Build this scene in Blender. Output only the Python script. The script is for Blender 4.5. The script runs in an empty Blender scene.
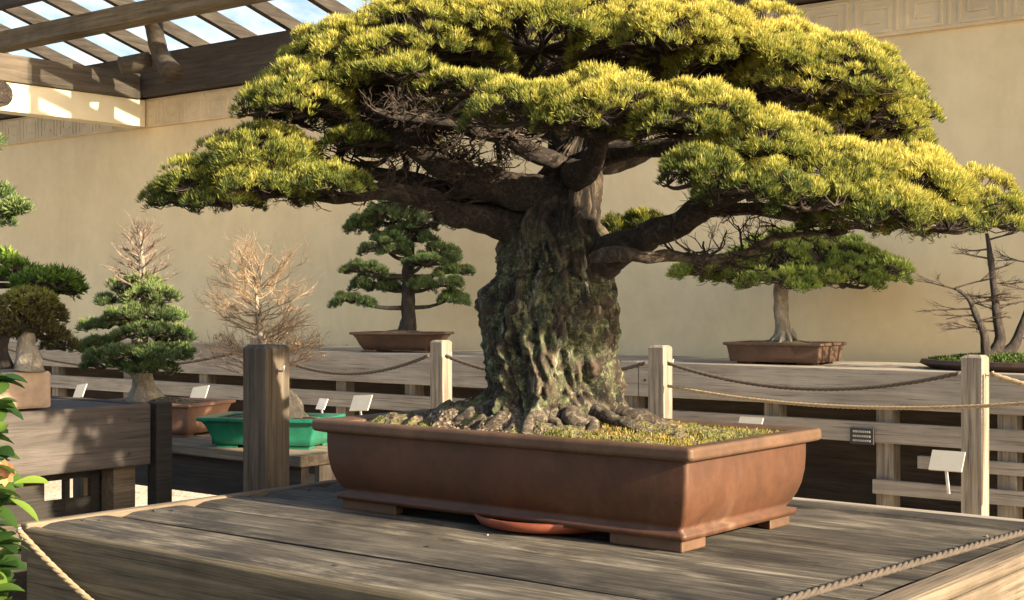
import bpy, bmesh, math, random
import numpy as np
from mathutils import Vector, Matrix
rnd = random.Random(7); rng = np.random.default_rng(7)
C = bpy.context.scene.collection
EYE = 1.3; F = 1410.0; YAW = math.radians(38.7)
s_, c_ = math.sin(YAW), math.cos(YAW)

def W(px, py, t):                       # survey helper: photo bearing + distance -> metres in the world
    lat = (px-512)/F*t
    return Vector((-s_*t + c_*lat, c_*t + s_*lat, EYE-(py-300)*t/F))

# ------------------------------------------------------------------ noise
def vnoise(P, seed=0):
    P = np.asarray(P, float); i = np.floor(P).astype(np.int64); f = P-i; f = f*f*(3-2*f)
    def h(a, b, c):
        n = (a*374761393 + b*668265263 + c*2147483647 + seed*974634777) & 0xffffffff
        n = ((n ^ (n >> 13))*1274126177) & 0xffffffff
        n = (n ^ (n >> 16)) & 0xffffffff
        return n/4294967295.0
    x, y, z = i[..., 0], i[..., 1], i[..., 2]; fx, fy, fz = f[..., 0], f[..., 1], f[..., 2]
    def L(a, b, t): return a+(b-a)*t
    r = L(L(L(h(x,y,z),h(x+1,y,z),fx), L(h(x,y+1,z),h(x+1,y+1,z),fx), fy),
          L(L(h(x,y,z+1),h(x+1,y,z+1),fx), L(h(x,y+1,z+1),h(x+1,y+1,z+1),fx), fy), fz)
    return r*2-1
def fbm(P, seed=0, o=3):
    P = np.asarray(P, float); v = 0; a = 1; n = 0
    for k in range(o): v = v + a*vnoise(P*(2**k), seed+k); n += a; a *= .5
    return v/n

# ------------------------------------------------------------------ object helpers
def link_mesh(name, verts, faces, mat, parent=None, smooth=False, tint=None, bevel=0):
    me = bpy.data.meshes.new(name)
    if isinstance(faces, np.ndarray):
        verts = np.asarray(verts, np.float32)
        me.vertices.add(len(verts)); me.vertices.foreach_set('co', verts.ravel())
        n, k = faces.shape
        me.loops.add(n*k); me.loops.foreach_set('vertex_index', faces.ravel().astype(np.int32))
        me.polygons.add(n); me.polygons.foreach_set('loop_start', np.arange(0, n*k, k, dtype=np.int32))
        me.update(calc_edges=True)
    else:
        me.from_pydata([tuple(v) for v in verts], [], faces); me.update()
    if tint is not None:
        a = me.attributes.new('tint', 'FLOAT', 'FACE'); a.data.foreach_set('value', np.asarray(tint, np.float32))
    if smooth: me.polygons.foreach_set('use_smooth', [True]*len(me.polygons))
    o = bpy.data.objects.new(name, me); C.objects.link(o)
    if mat: me.materials.append(mat)
    if parent is not None: attach(o, parent)
    if bevel:
        m = o.modifiers.new('bevel', 'BEVEL'); m.width = bevel; m.segments = 2; m.limit_method = 'ANGLE'
    return o
def wloc(o):
    v = Vector(o.location)
    while o.parent is not None: o = o.parent; v += Vector(o.location)
    return v
def attach(o, parent):                  # mesh was written in world metres: move its verts into the parent's frame
    o.data.transform(Matrix.Translation(-wloc(parent))); o.parent = parent
def thing(name, label, cat, loc, group=None):
    o = bpy.data.objects.new(name, None); C.objects.link(o); o.location = loc; o.empty_display_size = .1
    o['label'] = label; o['category'] = cat
    if group: o['group'] = group
    return o
def tag(o, label, cat, group=None):
    o['label'] = label; o['category'] = cat
    if group: o['group'] = group
    return o
def struct(o, kind='structure'): o['kind'] = kind; return o

class MB:
    def __init__(s): s.v = []; s.f = []
    def box(s, x0, x1, y0, y1, z0, z1):
        b = len(s.v)
        s.v += [(x0,y0,z0),(x1,y0,z0),(x1,y1,z0),(x0,y1,z0),(x0,y0,z1),(x1,y0,z1),(x1,y1,z1),(x0,y1,z1)]
        s.f += [[b+i for i in q] for q in ((0,3,2,1),(4,5,6,7),(0,1,5,4),(1,2,6,5),(2,3,7,6),(3,0,4,7))]
        return s
    def obox(s, c, ax, ay, az):          # oriented box: centre and three half axes
        b = len(s.v); c = Vector(c)
        for z in (-1, 1):
            for x, y in ((-1,-1),(1,-1),(1,1),(-1,1)): s.v.append(tuple(c+ax*x+ay*y+az*z))
        s.f += [[b+i for i in q] for q in ((0,3,2,1),(4,5,6,7),(0,1,5,4),(1,2,6,5),(2,3,7,6),(3,0,4,7))]
        return s
    def bar(s, a, b_, w, h):             # square bar from a to b
        a, b_ = Vector(a), Vector(b_); d = (b_-a); L = d.length; d.normalize()
        up = Vector((0,0,1)) if abs(d.z) < .9 else Vector((0,1,0))
        sd = d.cross(up).normalized(); u = sd.cross(d).normalized()
        return s.obox((a+b_)/2, d*L/2, sd*w/2, u*h/2)
    def tube(s, pts, rad, n=6, cap=True, nz=0, nf=20, seed=0):
        pts = [Vector(p) for p in pts]; b = len(s.v); prev = None
        if not hasattr(rad, '__len__'): rad = [rad]*len(pts)
        for i, p in enumerate(pts):
            d = (pts[min(i+1, len(pts)-1)]-pts[max(i-1, 0)])
            if d.length < 1e-9: d = Vector((0,0,1))
            d.normalize()
            if prev is None:
                up = Vector((0,0,1)) if abs(d.z) < .9 else Vector((1,0,0)); a = d.cross(up).normalized()
            else:
                a = prev-d*prev.dot(d)
                if a.length < 1e-6: a = d.orthogonal()
                a.normalize()
            prev = a; bb = d.cross(a)
            for k in range(n):
                t = 2*math.pi*k/n; dirv = a*math.cos(t)+bb*math.sin(t); r = rad[i]
                s.v.append(tuple(p+dirv*r))
        if nz:
            P = np.array(s.v[b:]); ctr = np.repeat(np.array([tuple(p) for p in pts]), n, 0)
            D = P-ctr
            q = 1+nz*fbm(P*nf, seed, 3)+nz*.6*vnoise(P*nf*.35, seed+5)
            P = ctr+D*q[:, None]; s.v[b:] = [tuple(p) for p in P]
        for i in range(len(pts)-1):
            for k in range(n):
                k2 = (k+1) % n
                s.f.append([b+i*n+k, b+i*n+k2, b+(i+1)*n+k2, b+(i+1)*n+k])
        if cap:
            s.f.append([b+k for k in range(n)][::-1]); s.f.append([b+(len(pts)-1)*n+k for k in range(n)])
        return s
    def build(s, name, mat, parent=None, smooth=False, bevel=0):
        return link_mesh(name, s.v, s.f, mat, parent, smooth, bevel=bevel)

def smooth_path(P, R, k=6):
    """Catmull-Rom through points with radii"""
    P = [Vector(p) for p in P]; out = []; ro = []
    for i in range(len(P)-1):
        p0 = P[max(i-1, 0)]; p1 = P[i]; p2 = P[i+1]; p3 = P[min(i+2, len(P)-1)]
        for j in range(k):
            t = j/k
            out.append(.5*((2*p1)+(p2-p0)*t+(2*p0-5*p1+4*p2-p3)*t*t+(3*p1-p0-3*p2+p3)*t**3)); ro.append(R[i]*(1-t)+R[i+1]*t)
    out.append(P[-1]); ro.append(R[-1])
    return out, ro

# ------------------------------------------------------------------ materials
def mat_base(name):
    m = bpy.data.materials.new(name); m.use_nodes = True; nt = m.node_tree
    return m, nt, nt.nodes['Principled BSDF']
def ramp(nt, stops):
    r = nt.nodes.new('ShaderNodeValToRGB'); cr = r.color_ramp
    while len(cr.elements) < len(stops): cr.elements.new(.5)
    for e, (p, c) in zip(cr.elements, stops): e.position = p; e.color = (*c, 1)
    return r
def noise(nt, scale, detail=6, rough=.6, vec=None, dist=0):
    n = nt.nodes.new('ShaderNodeTexNoise'); n.inputs['Scale'].default_value = scale; n.inputs['Detail'].default_value = detail
    n.inputs['Roughness'].default_value = rough; n.inputs['Distortion'].default_value = dist
    if vec: nt.links.new(vec, n.inputs['Vector'])
    return n
def coords(nt, scale=(1,1,1)):
    tc = nt.nodes.new('ShaderNodeTexCoord'); mp = nt.nodes.new('ShaderNodeMapping'); mp.inputs['Scale'].default_value = scale
    nt.links.new(tc.outputs['Object'], mp.inputs['Vector']); return mp.outputs['Vector']
def mix(nt, a, b, fac, mode='MIX'):
    m = nt.nodes.new('ShaderNodeMix'); m.data_type = 'RGBA'; m.blend_type = mode
    for k, v in ((6, a), (7, b)):
        if isinstance(v, tuple): m.inputs[k].default_value = (*v, 1)
        else: nt.links.new(v, m.inputs[k])
    if isinstance(fac, (int, float)): m.inputs[0].default_value = fac
    else: nt.links.new(fac, m.inputs[0])
    return m.outputs[2]
def bump(nt, bsdf, h, strength=.5, dist=.01):
    b = nt.nodes.new('ShaderNodeBump'); b.inputs['Strength'].default_value = strength; b.inputs['Distance'].default_value = dist
    nt.links.new(h, b.inputs['Height']); nt.links.new(b.outputs['Normal'], bsdf.inputs['Normal'])

def wood(name, dark, mid, light, axis='x', grain=1.0, stain=.5, bumpd=.004):
    m, nt, b = mat_base(name)
    k = {'x': (1.2, 22, 22), 'y': (22, 1.2, 22), 'z': (22, 22, 1.2)}[axis]
    v = coords(nt, tuple(q*grain for q in k)); v2 = coords(nt, (1,1,1))
    n1 = noise(nt, 1.6, 8, .7, v, .4); n2 = noise(nt, 3.2, 5, .6, v2, .3)
    k2 = {'x': (1.5, 60, 60), 'y': (60, 1.5, 60), 'z': (60, 60, 1.5)}[axis]
    n3 = noise(nt, 2, 3, .6, coords(nt, k2))
    r1 = ramp(nt, [(.28, dark), (.5, mid), (.75, light)]); nt.links.new(n1.outputs['Fac'], r1.inputs[0])
    r2 = ramp(nt, [(.4, (1,1,1)), (.62, (.45,.42,.38))]); nt.links.new(n2.outputs['Fac'], r2.inputs[0])
    c = mix(nt, r1.outputs[0], r2.outputs[0], stain, 'MULTIPLY')
    r3 = ramp(nt, [(.34, (.3,.27,.24)), (.44, (1,1,1))]); nt.links.new(n3.outputs['Fac'], r3.inputs[0])
    c = mix(nt, c, r3.outputs[0], .7, 'MULTIPLY')
    nt.links.new(c, b.inputs['Base Color']); b.inputs['Roughness'].default_value = .82
    ad = nt.nodes.new('ShaderNodeMath'); ad.operation = 'ADD'
    nt.links.new(n1.outputs['Fac'], ad.inputs[0]); nt.links.new(n3.outputs['Fac'], ad.inputs[1])
    bump(nt, b, ad.outputs[0], .7, bumpd)
    return m
def plain(name, col, rough=.7, var=.25, scale=8, bs=.3, bd=.004, bscale=60, spec=None):
    m, nt, b = mat_base(name); v = coords(nt)
    n = noise(nt, scale, 6, .6, v); n2 = noise(nt, bscale, 5, .6, v)
    r = ramp(nt, [(.3, tuple(c*(1-var) for c in col)), (.7, tuple(min(1, c*(1+var)) for c in col))]); nt.links.new(n.outputs['Fac'], r.inputs[0])
    nt.links.new(r.outputs[0], b.inputs['Base Color']); b.inputs['Roughness'].default_value = rough
    if spec is not None: b.inputs['Specular IOR Level'].default_value = spec
    bump(nt, b, n2.outputs['Fac'], bs, bd)
    return m
def foliage(name, stops, trans=.3):
    m, nt, b = mat_base(name)
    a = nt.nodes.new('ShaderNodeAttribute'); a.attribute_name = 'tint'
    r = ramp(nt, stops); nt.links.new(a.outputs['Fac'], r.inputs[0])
    nt.links.new(r.outputs[0], b.inputs['Base Color']); b.inputs['Roughness'].default_value = .5
    b.inputs['Specular IOR Level'].default_value = .3
    t = nt.nodes.new('ShaderNodeBsdfTranslucent'); nt.links.new(r.outputs[0], t.inputs['Color'])
    mx = nt.nodes.new('ShaderNodeMixShader'); mx.inputs[0].default_value = trans
    nt.links.new(b.outputs[0], mx.inputs[1]); nt.links.new(t.outputs[0], mx.inputs[2])
    nt.links.new(mx.outputs[0], nt.nodes['Material Output'].inputs[0])
    return m
def bark(name, dark, mid, light, moss=None, mossamt=.5, sc=1.0, vert=True):
    m, nt, b = mat_base(name)
    v = coords(nt, (1,1,.35 if vert else 1)); v2 = coords(nt)
    n1 = noise(nt, 30*sc, 8, .78, v, 1.2)
    vo = nt.nodes.new('ShaderNodeTexVoronoi'); vo.feature = 'DISTANCE_TO_EDGE'; vo.inputs['Scale'].default_value = 30*sc
    nz = noise(nt, 20*sc, 3, .6, v)
    nt.links.new(mix(nt, v, nz.outputs['Color'], .35), vo.inputs['Vector'])
    r1 = ramp(nt, [(.33, dark), (.5, mid), (.66, light)]); nt.links.new(n1.outputs['Fac'], r1.inputs[0])
    c = r1.outputs[0]
    if moss:
        n2 = noise(nt, 11, 7, .75, v2, .6); r2 = ramp(nt, [(.5-.12*mossamt-.06, (0,0,0)), (.62-.12*mossamt, (1,1,1))]); nt.links.new(n2.outputs['Fac'], r2.inputs[0])
        n4 = noise(nt, 45, 4, .7, v2); r4 = ramp(nt, [(.35, tuple(q*.45 for q in moss)), (.65, moss)]); nt.links.new(n4.outputs['Fac'], r4.inputs[0])
        c = mix(nt, c, r4.outputs[0], r2.outputs[0])
    r3 = ramp(nt, [(.0, (.4,.36,.33)), (.10, (1,1,1))]); nt.links.new(vo.outputs['Distance'], r3.inputs[0])
    c = mix(nt, c, r3.outputs[0], .4, 'MULTIPLY')
    nt.links.new(c, b.inputs['Base Color']); b.inputs['Roughness'].default_value = .9
    ad = nt.nodes.new('ShaderNodeMath'); ad.operation = 'ADD'
    nt.links.new(n1.outputs['Fac'], ad.inputs[0]); nt.links.new(r3.outputs[0], ad.inputs[1])
    bump(nt, b, ad.outputs[0], .9, .008)
    return m

M = {}
M['stucco'] = plain('cream_stucco', (.95,.735,.43), .9, .07, .9, .25, .003, 90)
nt = M['stucco'].node_tree; b = nt.nodes['Principled BSDF']; src = b.inputs['Base Color'].links[0].from_socket
n_ = noise(nt, 1, 7, .65, coords(nt, (1.3,1,.35)), .6); r_ = ramp(nt, [(.35, (.86,.85,.83)), (.65, (1,1,1))]); nt.links.new(n_.outputs['Fac'], r_.inputs[0])
n2_ = noise(nt, 7, 7, .7, coords(nt, (1,1,1)), .3); r2_ = ramp(nt, [(.3, (.90,.89,.87)), (.6, (1,1,1))]); nt.links.new(n2_.outputs['Fac'], r2_.inputs[0])
nt.links.new(mix(nt, mix(nt, src, r_.outputs[0], .8, 'MULTIPLY'), r2_.outputs[0], .8, 'MULTIPLY'), b.inputs['Base Color'])
M['frieze'] = plain('frieze_plaster', (.74,.58,.36), .9, .15, 3, .3, .003, 60)
M['timber_x'] = wood('silvered_timber_along_x', (.10,.075,.05), (.24,.185,.125), (.40,.32,.22), 'x')
M['top'] = wood('weathered_tabletop', (.036,.029,.021), (.15,.124,.09), (.44,.375,.28), 'x', 1.9, .9, .008)
M['fascia_x'] = wood('fascia_timber_x', (.045,.034,.018), (.105,.082,.045), (.20,.155,.09), 'x', 1.1, .5)
M['fascia_y'] = wood('fascia_timber_y', (.07,.05,.032), (.155,.115,.075), (.27,.21,.14), 'y', .8, .5)
M['grey_y'] = wood('grey_timber_y', (.035,.028,.024), (.075,.06,.05), (.125,.10,.085), 'y', .8, .3)
M['pale_x'] = wood('pale_timber_x', (.20,.165,.13), (.33,.28,.22), (.46,.395,.315), 'x', .8, .3)
M['post'] = wood('pale_post_timber', (.10,.08,.06), (.24,.195,.145), (.40,.34,.26), 'z', 1, .3)
M['postdark'] = wood('dark_post_timber', (.045,.034,.022), (.12,.09,.06), (.22,.17,.115), 'z', 1, .5)
M['dark_x'] = wood('dark_timber_x', (.028,.019,.014), (.06,.043,.03), (.11,.08,.055), 'x', .8, .3)
M['dark_y'] = wood('brown_timber_y', (.045,.033,.022), (.095,.07,.045), (.15,.115,.075), 'y', .8, .3)
M['raft'] = wood('rafter_timber_y', (.035,.025,.016), (.085,.06,.04), (.16,.12,.08), 'y', .8, .3)
M['tan_x'] = wood('tan_beam_x', (.09,.065,.038), (.20,.15,.09), (.32,.25,.155), 'x', .7, .5)
M['verydark'] = wood('near_black_timber', (.01,.008,.006), (.022,.017,.012), (.04,.03,.022), 'y', .8, .3)
M['cream'] = plain('cream_beam_paint', (.78,.66,.44), .7, .1, 3, .2, .002, 50)
M['terra'] = None
def potmat(name, a, b_, dirt=.4, rough=.6):
    m, nt, b = mat_base(name); v = coords(nt)
    n = noise(nt, 5, 7, .65, v, .4); r = ramp(nt, [(.3, a), (.7, b_)]); nt.links.new(n.outputs['Fac'], r.inputs[0])
    n2 = noise(nt, 28, 5, .7, v); r2 = ramp(nt, [(.38, (.6,.58,.55)), (.6, (1,1,1))]); nt.links.new(n2.outputs['Fac'], r2.inputs[0])
    c = mix(nt, r.outputs[0], r2.outputs[0], dirt, 'MULTIPLY'); nt.links.new(c, b.inputs['Base Color'])
    b.inputs['Roughness'].default_value = rough; bump(nt, b, n2.outputs['Fac'], .25, .003); return m
M['terra'] = potmat('unglazed_red_clay', (.046,.017,.007), (.095,.036,.014), .5, .58)
nt = M['terra'].node_tree; b = nt.nodes['Principled BSDF']; src = b.inputs['Base Color'].links[0].from_socket
ns = noise(nt, 1, 8, .75, coords(nt, (5,5,1.2)), .4); rs_ = ramp(nt, [(.56, (0,0,0)), (.72, (.30,.30,.30))]); nt.links.new(ns.outputs['Fac'], rs_.inputs[0])
sx = nt.nodes.new('ShaderNodeSeparateXYZ'); nt.links.new(coords(nt), sx.inputs[0]); mr = nt.nodes.new('ShaderNodeMapRange'); mr.inputs[1].default_value = .14; mr.inputs[2].default_value = .03; mr.inputs[3].default_value = .25; nt.links.new(sx.outputs['Z'], mr.inputs[0])
mu = nt.nodes.new('ShaderNodeMath'); mu.operation = 'MULTIPLY'; nt.links.new(rs_.outputs[0], mu.inputs[0]); nt.links.new(mr.outputs[0], mu.inputs[1])
nt.links.new(mix(nt, src, (.30,.22,.15), mu.outputs[0]), b.inputs['Base Color'])
M['rim'] = potmat('worn_clay_rim', (.06,.030,.014), (.13,.066,.034), .5, .6)
M['saucer'] = potmat('red_saucer_clay', (.14,.030,.013), (.22,.055,.024), .3, .6)
M['brownpot'] = potmat('brown_pot_clay', (.055,.028,.017), (.10,.052,.030), .4, .6)
M['orangepot'] = potmat('orange_pot_clay', (.19,.10,.06), (.28,.155,.10), .4, .7)
M['greenpot'] = potmat('green_glaze', (.012,.11,.065), (.02,.20,.12), .5, .3)
M['stonepot'] = potmat('buff_stone', (.38,.26,.17), (.52,.38,.27), .5, .85)
M['bark'] = bark('mossy_pine_bark', (.03,.02,.013), (.10,.072,.045), (.27,.215,.145), (.13,.15,.075), .42)
M['trunkbark'] = bark('old_trunk_bark', (.025,.017,.010), (.12,.092,.058), (.50,.42,.27), (.17,.19,.095), .2)
M['lightbranch'] = bark('light_branch_bark', (.04,.026,.017), (.13,.092,.06), (.36,.28,.19), None, 0, 1.2, False)
M['branch'] = bark('branch_bark', (.011,.007,.005), (.034,.022,.014), (.14,.10,.065), None, 0, 1.4, False)
M['twig'] = plain('twig_bark', (.04,.025,.016), .85, .5, 14, .2, .001, 90)
M['rootbark'] = bark('root_bark', (.02,.014,.009), (.07,.05,.033), (.34,.28,.2), None, 0, 1.3, False)
M['palebark'] = bark('pale_bark', (.20,.16,.11), (.42,.35,.26), (.62,.54,.42), None, 0, 1.5)
M['darkbark'] = bark('dark_bark', (.018,.013,.010), (.045,.033,.025), (.12,.09,.065), None, 0, 1.5)
M['tantwig'] = plain('tan_twig', (.27,.175,.10), .8, .35, 20, .2, .001, 90)
M['greytwig'] = plain('grey_brown_twig', (.17,.12,.085), .8, .3, 20, .2, .001, 90)
M['rope'] = plain('hemp_rope', (.30,.215,.12), .9, .3, 60, .5, .002, 200)
M['oldrope'] = plain('weathered_rope', (.065,.048,.034), .9, .3, 60, .5, .002, 200)
M['white'] = plain('white_card', (.38,.35,.29), .6, .05, 10, .1, .001)
M['black'] = plain('black_plate', (.03,.028,.026), .5, .2, 20, .1, .001)
M['engrave'] = plain('engraved_letters', (.42,.38,.3), .6, .1, 20, .1, .001)
M['metal'] = plain('galvanised_metal', (.45,.43,.40), .4, .2, 20, .1, .001)
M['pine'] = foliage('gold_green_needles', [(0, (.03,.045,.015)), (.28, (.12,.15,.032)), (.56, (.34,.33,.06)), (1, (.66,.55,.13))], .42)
M['green'] = foliage('green_needles', [(0, (.03,.05,.02)), (.5, (.085,.13,.045)), (1, (.22,.27,.09))], .3)
M['lime'] = foliage('light_green_needles', [(0, (.04,.07,.015)), (.5, (.12,.17,.03)), (1, (.30,.34,.07))], .3)
M['leaf'] = foliage('broad_leaf', [(0, (.02,.05,.01)), (.5, (.075,.14,.022)), (1, (.26,.36,.05))], .35)
M['brownleaf'] = foliage('bronze_foliage', [(0, (.07,.06,.025)), (.5, (.15,.14,.04)), (1, (.26,.27,.06))], .3)
M['orangeleaf'] = foliage('orange_buds', [(0, (.30,.18,.09)), (1, (.55,.42,.24))], .3)
M['mossgrass'] = foliage('moss_blades', [(0, (.06,.08,.015)), (.5, (.19,.18,.035)), (1, (.40,.24,.06))], .3)
m, nt, b = mat_base('craggy_trunk_bark'); v = coords(nt, (1,1,.4)); v2 = coords(nt)
at = nt.nodes.new('ShaderNodeAttribute'); at.attribute_name = 'ridge'
n1 = noise(nt, 42, 8, .8, v, .8)
md_ = nt.nodes.new('ShaderNodeMath'); md_.operation = 'MULTIPLY_ADD'; md_.inputs[1].default_value = .9; nt.links.new(n1.outputs['Fac'], md_.inputs[0]); nt.links.new(at.outputs['Fac'], md_.inputs[2])
r = ramp(nt, [(.42, (.010,.006,.004)), (.74, (.05,.033,.02)), (1.0, (.17,.125,.078))]); 
sc_ = nt.nodes.new('ShaderNodeMath'); sc_.operation = 'MULTIPLY'; sc_.inputs[1].default_value = .8; nt.links.new(md_.outputs[0], sc_.inputs[0]); nt.links.new(sc_.outputs[0], r.inputs[0])
sx = nt.nodes.new('ShaderNodeSeparateXYZ'); nt.links.new(v2, sx.inputs[0])
# pale lichen and moss cover the lower trunk only
mr = nt.nodes.new('ShaderNodeMapRange'); mr.inputs[1].default_value = .84; mr.inputs[2].default_value = .68; nt.links.new(sx.outputs['Z'], mr.inputs[0])
n2 = noise(nt, 13, 8, .8, v2, .8); r2 = ramp(nt, [(.47, (0,0,0)), (.55, (1,1,1))]); nt.links.new(n2.outputs['Fac'], r2.inputs[0])
n5 = noise(nt, 60, 5, .8, v2); r5 = ramp(nt, [(.36, (.025,.028,.012)), (.52, (.10,.11,.048)), (.66, (.34,.34,.18))]); nt.links.new(n5.outputs['Fac'], r5.inputs[0])
mm = nt.nodes.new('ShaderNodeMath'); mm.operation = 'MULTIPLY'; nt.links.new(r2.outputs[0], mm.inputs[0]); nt.links.new(mr.outputs[0], mm.inputs[1])
c = mix(nt, r.outputs[0], r5.outputs[0], mm.outputs[0])
n6 = noise(nt, 24, 6, .75, coords(nt, (1,1,.22)), .5); r6 = ramp(nt, [(.57, (0,0,0)), (.70, (.8,.8,.8))]); nt.links.new(n6.outputs['Fac'], r6.inputs[0])
m6 = nt.nodes.new('ShaderNodeMath'); m6.operation = 'MULTIPLY'; nt.links.new(r6.outputs[0], m6.inputs[0]); nt.links.new(mr.outputs[0], m6.inputs[1])
c = mix(nt, c, (.60,.55,.36), m6.outputs[0])
nt.links.new(c, b.inputs['Base Color']); b.inputs['Roughness'].default_value = .92
ad = nt.nodes.new('ShaderNodeMath'); ad.operation = 'ADD'; nt.links.new(n1.outputs['Fac'], ad.inputs[0]); nt.links.new(n5.outputs['Fac'], ad.inputs[1])
bump(nt, b, ad.outputs[0], 1.0, .012); M['crag'] = m
nt = M['top'].node_tree; b = nt.nodes['Principled BSDF']; src = b.inputs['Base Color'].links[0].from_socket
at = nt.nodes.new('ShaderNodeAttribute'); at.attribute_name = 'tint'
nq = noise(nt, 1.0, 8, .72, coords(nt, (1.6, 6, 6)), .5); rq = ramp(nt, [(.42, (.14,.125,.11)), (.57, (1,1,1))]); nt.links.new(nq.outputs['Fac'], rq.inputs[0])
c = mix(nt, mix(nt, src, at.outputs['Fac'], 1, 'MULTIPLY'), rq.outputs[0], .85, 'MULTIPLY'); nt.links.new(c, b.inputs['Base Color'])
# soil
m, nt, b = mat_base('pot_soil'); v = coords(nt)
vo = nt.nodes.new('ShaderNodeTexVoronoi'); vo.inputs['Scale'].default_value = 110; nt.links.new(v, vo.inputs['Vector'])
r = ramp(nt, [(0, (.02,.012,.008)), (.45, (.07,.048,.03)), (.8, (.16,.12,.075)), (1, (.36,.29,.2))]); nt.links.new(vo.outputs['Color'], r.inputs[0])
n = noise(nt, 9, 6, .7, v); rr = ramp(nt, [(.45, (0,0,0)), (.6, (1,1,1))]); nt.links.new(n.outputs['Fac'], rr.inputs[0])
nt.links.new(mix(nt, r.outputs[0], (.13,.12,.03), rr.outputs[0]), b.inputs['Base Color']); b.inputs['Roughness'].default_value = .95
bump(nt, b, vo.outputs['Distance'], .8, .006); M['soil'] = m
# gravel ground
m, nt, b = mat_base('gravel'); v = coords(nt)
vo = nt.nodes.new('ShaderNodeTexVoronoi'); vo.inputs['Scale'].default_value = 45; nt.links.new(v, vo.inputs['Vector'])
r = ramp(nt, [(0, (.42,.34,.24)), (.5, (.60,.52,.40)), (1, (.74,.66,.52))]); nt.links.new(vo.outputs['Color'], r.inputs[0])
n = noise(nt, 1.2, 6, .6, v); rr = ramp(nt, [(.35, (.75,.72,.66)), (.65, (1,1,1))]); nt.links.new(n.outputs['Fac'], rr.inputs[0])
nt.links.new(mix(nt, r.outputs[0], rr.outputs[0], 1, 'MULTIPLY'), b.inputs['Base Color']); b.inputs['Roughness'].default_value = .95
bump(nt, b, vo.outputs['Distance'], .6, .01); M['gravel'] = m
m, nt, b = mat_base('bounce_cut_brick'); v = coords(nt)
bt = nt.nodes.new('ShaderNodeTexBrick'); bt.inputs['Scale'].default_value = 4.5; nt.links.new(v, bt.inputs['Vector'])
bt.inputs['Color1'].default_value = (.075,.05,.038,1); bt.inputs['Color2'].default_value = (.11,.075,.055,1); bt.inputs['Mortar'].default_value = (.05,.045,.04,1)
n = noise(nt, 6, 6, .65, v); r = ramp(nt, [(.3, (.6,.6,.6)), (.7, (1,1,1))]); nt.links.new(n.outputs['Fac'], r.inputs[0])
nt.links.new(mix(nt, bt.outputs['Color'], r.outputs[0], 1, 'MULTIPLY'), b.inputs['Base Color']); b.inputs['Roughness'].default_value = .9; M['bounce_cut'] = m
# roof glass: thin clear sheet
m, nt, b = mat_base('roof_glass'); tr = nt.nodes.new('ShaderNodeBsdfTransparent'); tr.inputs[0].default_value = (.86,.9,.93,1)
gl = nt.nodes.new('ShaderNodeBsdfGlossy'); gl.inputs['Roughness'].default_value = .08; gl.inputs[0].default_value = (.9,.95,1,1)
v = coords(nt); n = noise(nt, 2.5, 6, .65, v); df = nt.nodes.new('ShaderNodeBsdfTranslucent'); df.inputs[0].default_value = (.85,.85,.82,1)
rr = ramp(nt, [(.35, (.04,)*3), (.7, (.32,)*3)]); nt.links.new(n.outputs['Fac'], rr.inputs[0])
mx = nt.nodes.new('ShaderNodeMixShader'); mx.inputs[0].default_value = .08; nt.links.new(tr.outputs[0], mx.inputs[1]); nt.links.new(gl.outputs[0], mx.inputs[2])
m2 = nt.nodes.new('ShaderNodeMixShader'); nt.links.new(rr.outputs[0], m2.inputs[0]); nt.links.new(mx.outputs[0], m2.inputs[1]); nt.links.new(df.outputs[0], m2.inputs[2])
nt.links.new(m2.outputs[0], nt.nodes['Material Output'].inputs[0]); M['glass'] = m

# ------------------------------------------------------------------ setting
g = MB(); g.v = [(-300,-300,0),(300,-300,0),(300,300,0),(-300,300,0)]; g.f = [[0,1,2,3]]
struct(g.build('ground', M['gravel']))
g = MB(); g.v = [(-60,-60,.004),(60,-60,.004),(60,4.4,.004),(-60,4.4,.004)]; g.f = [[0,1,2,3]]
struct(g.build('bounce_cut_ground', M['bounce_cut']))  # added dark brick sheet, keeps sunlit gravel from bouncing light onto the pot front

WY = 7.5; ZF = 2.78; ZT = 3.02         # wall plane, frieze bottom and top
wall = thing('garden_wall', 'tall cream stucco wall with a relief key pattern band along its top', 'wall', (-8, WY, 0))
MB().box(-26, 4, WY, WY+.3, 0, ZF).build('wall_panel', M['stucco'], wall)
fz = MB().box(-26, 4, WY-.025, WY+.3, ZF, ZT)
U = .30
def kbar(x0, x1, z0, z1): fz.box(x0, x1, WY-.032, WY-.0252, z0, z1)
for i in range(100):
    x = -26+i*U; a = .016; z0 = ZF+.02; z1 = ZT-.02; h = z1-z0
    if x+U > 4: break
    # square spiral of raised fillets, no overlaps
    kbar(x+.01, x+U-.03, z1-a, z1); kbar(x+.01, x+.01+a, z0, z1-a-.001); kbar(x+.028, x+U-.075, z0, z0+a)
    kbar(x+U-.075-a, x+U-.075, z0+a+.001, z1-.05); kbar(x+.06, x+U-.075-a-.001, z1-.05-a, z1-.05)
    kbar(x+.06, x+.06+a, z0+.055, z1-.05-a-.001); kbar(x+.078, x+U-.13, z0+.055, z0+.055+a)
    kbar(x+U-.03-a, x+U-.03, z0, z1-a-.001)
fz.build('frieze', M['frieze'], wall)

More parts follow.
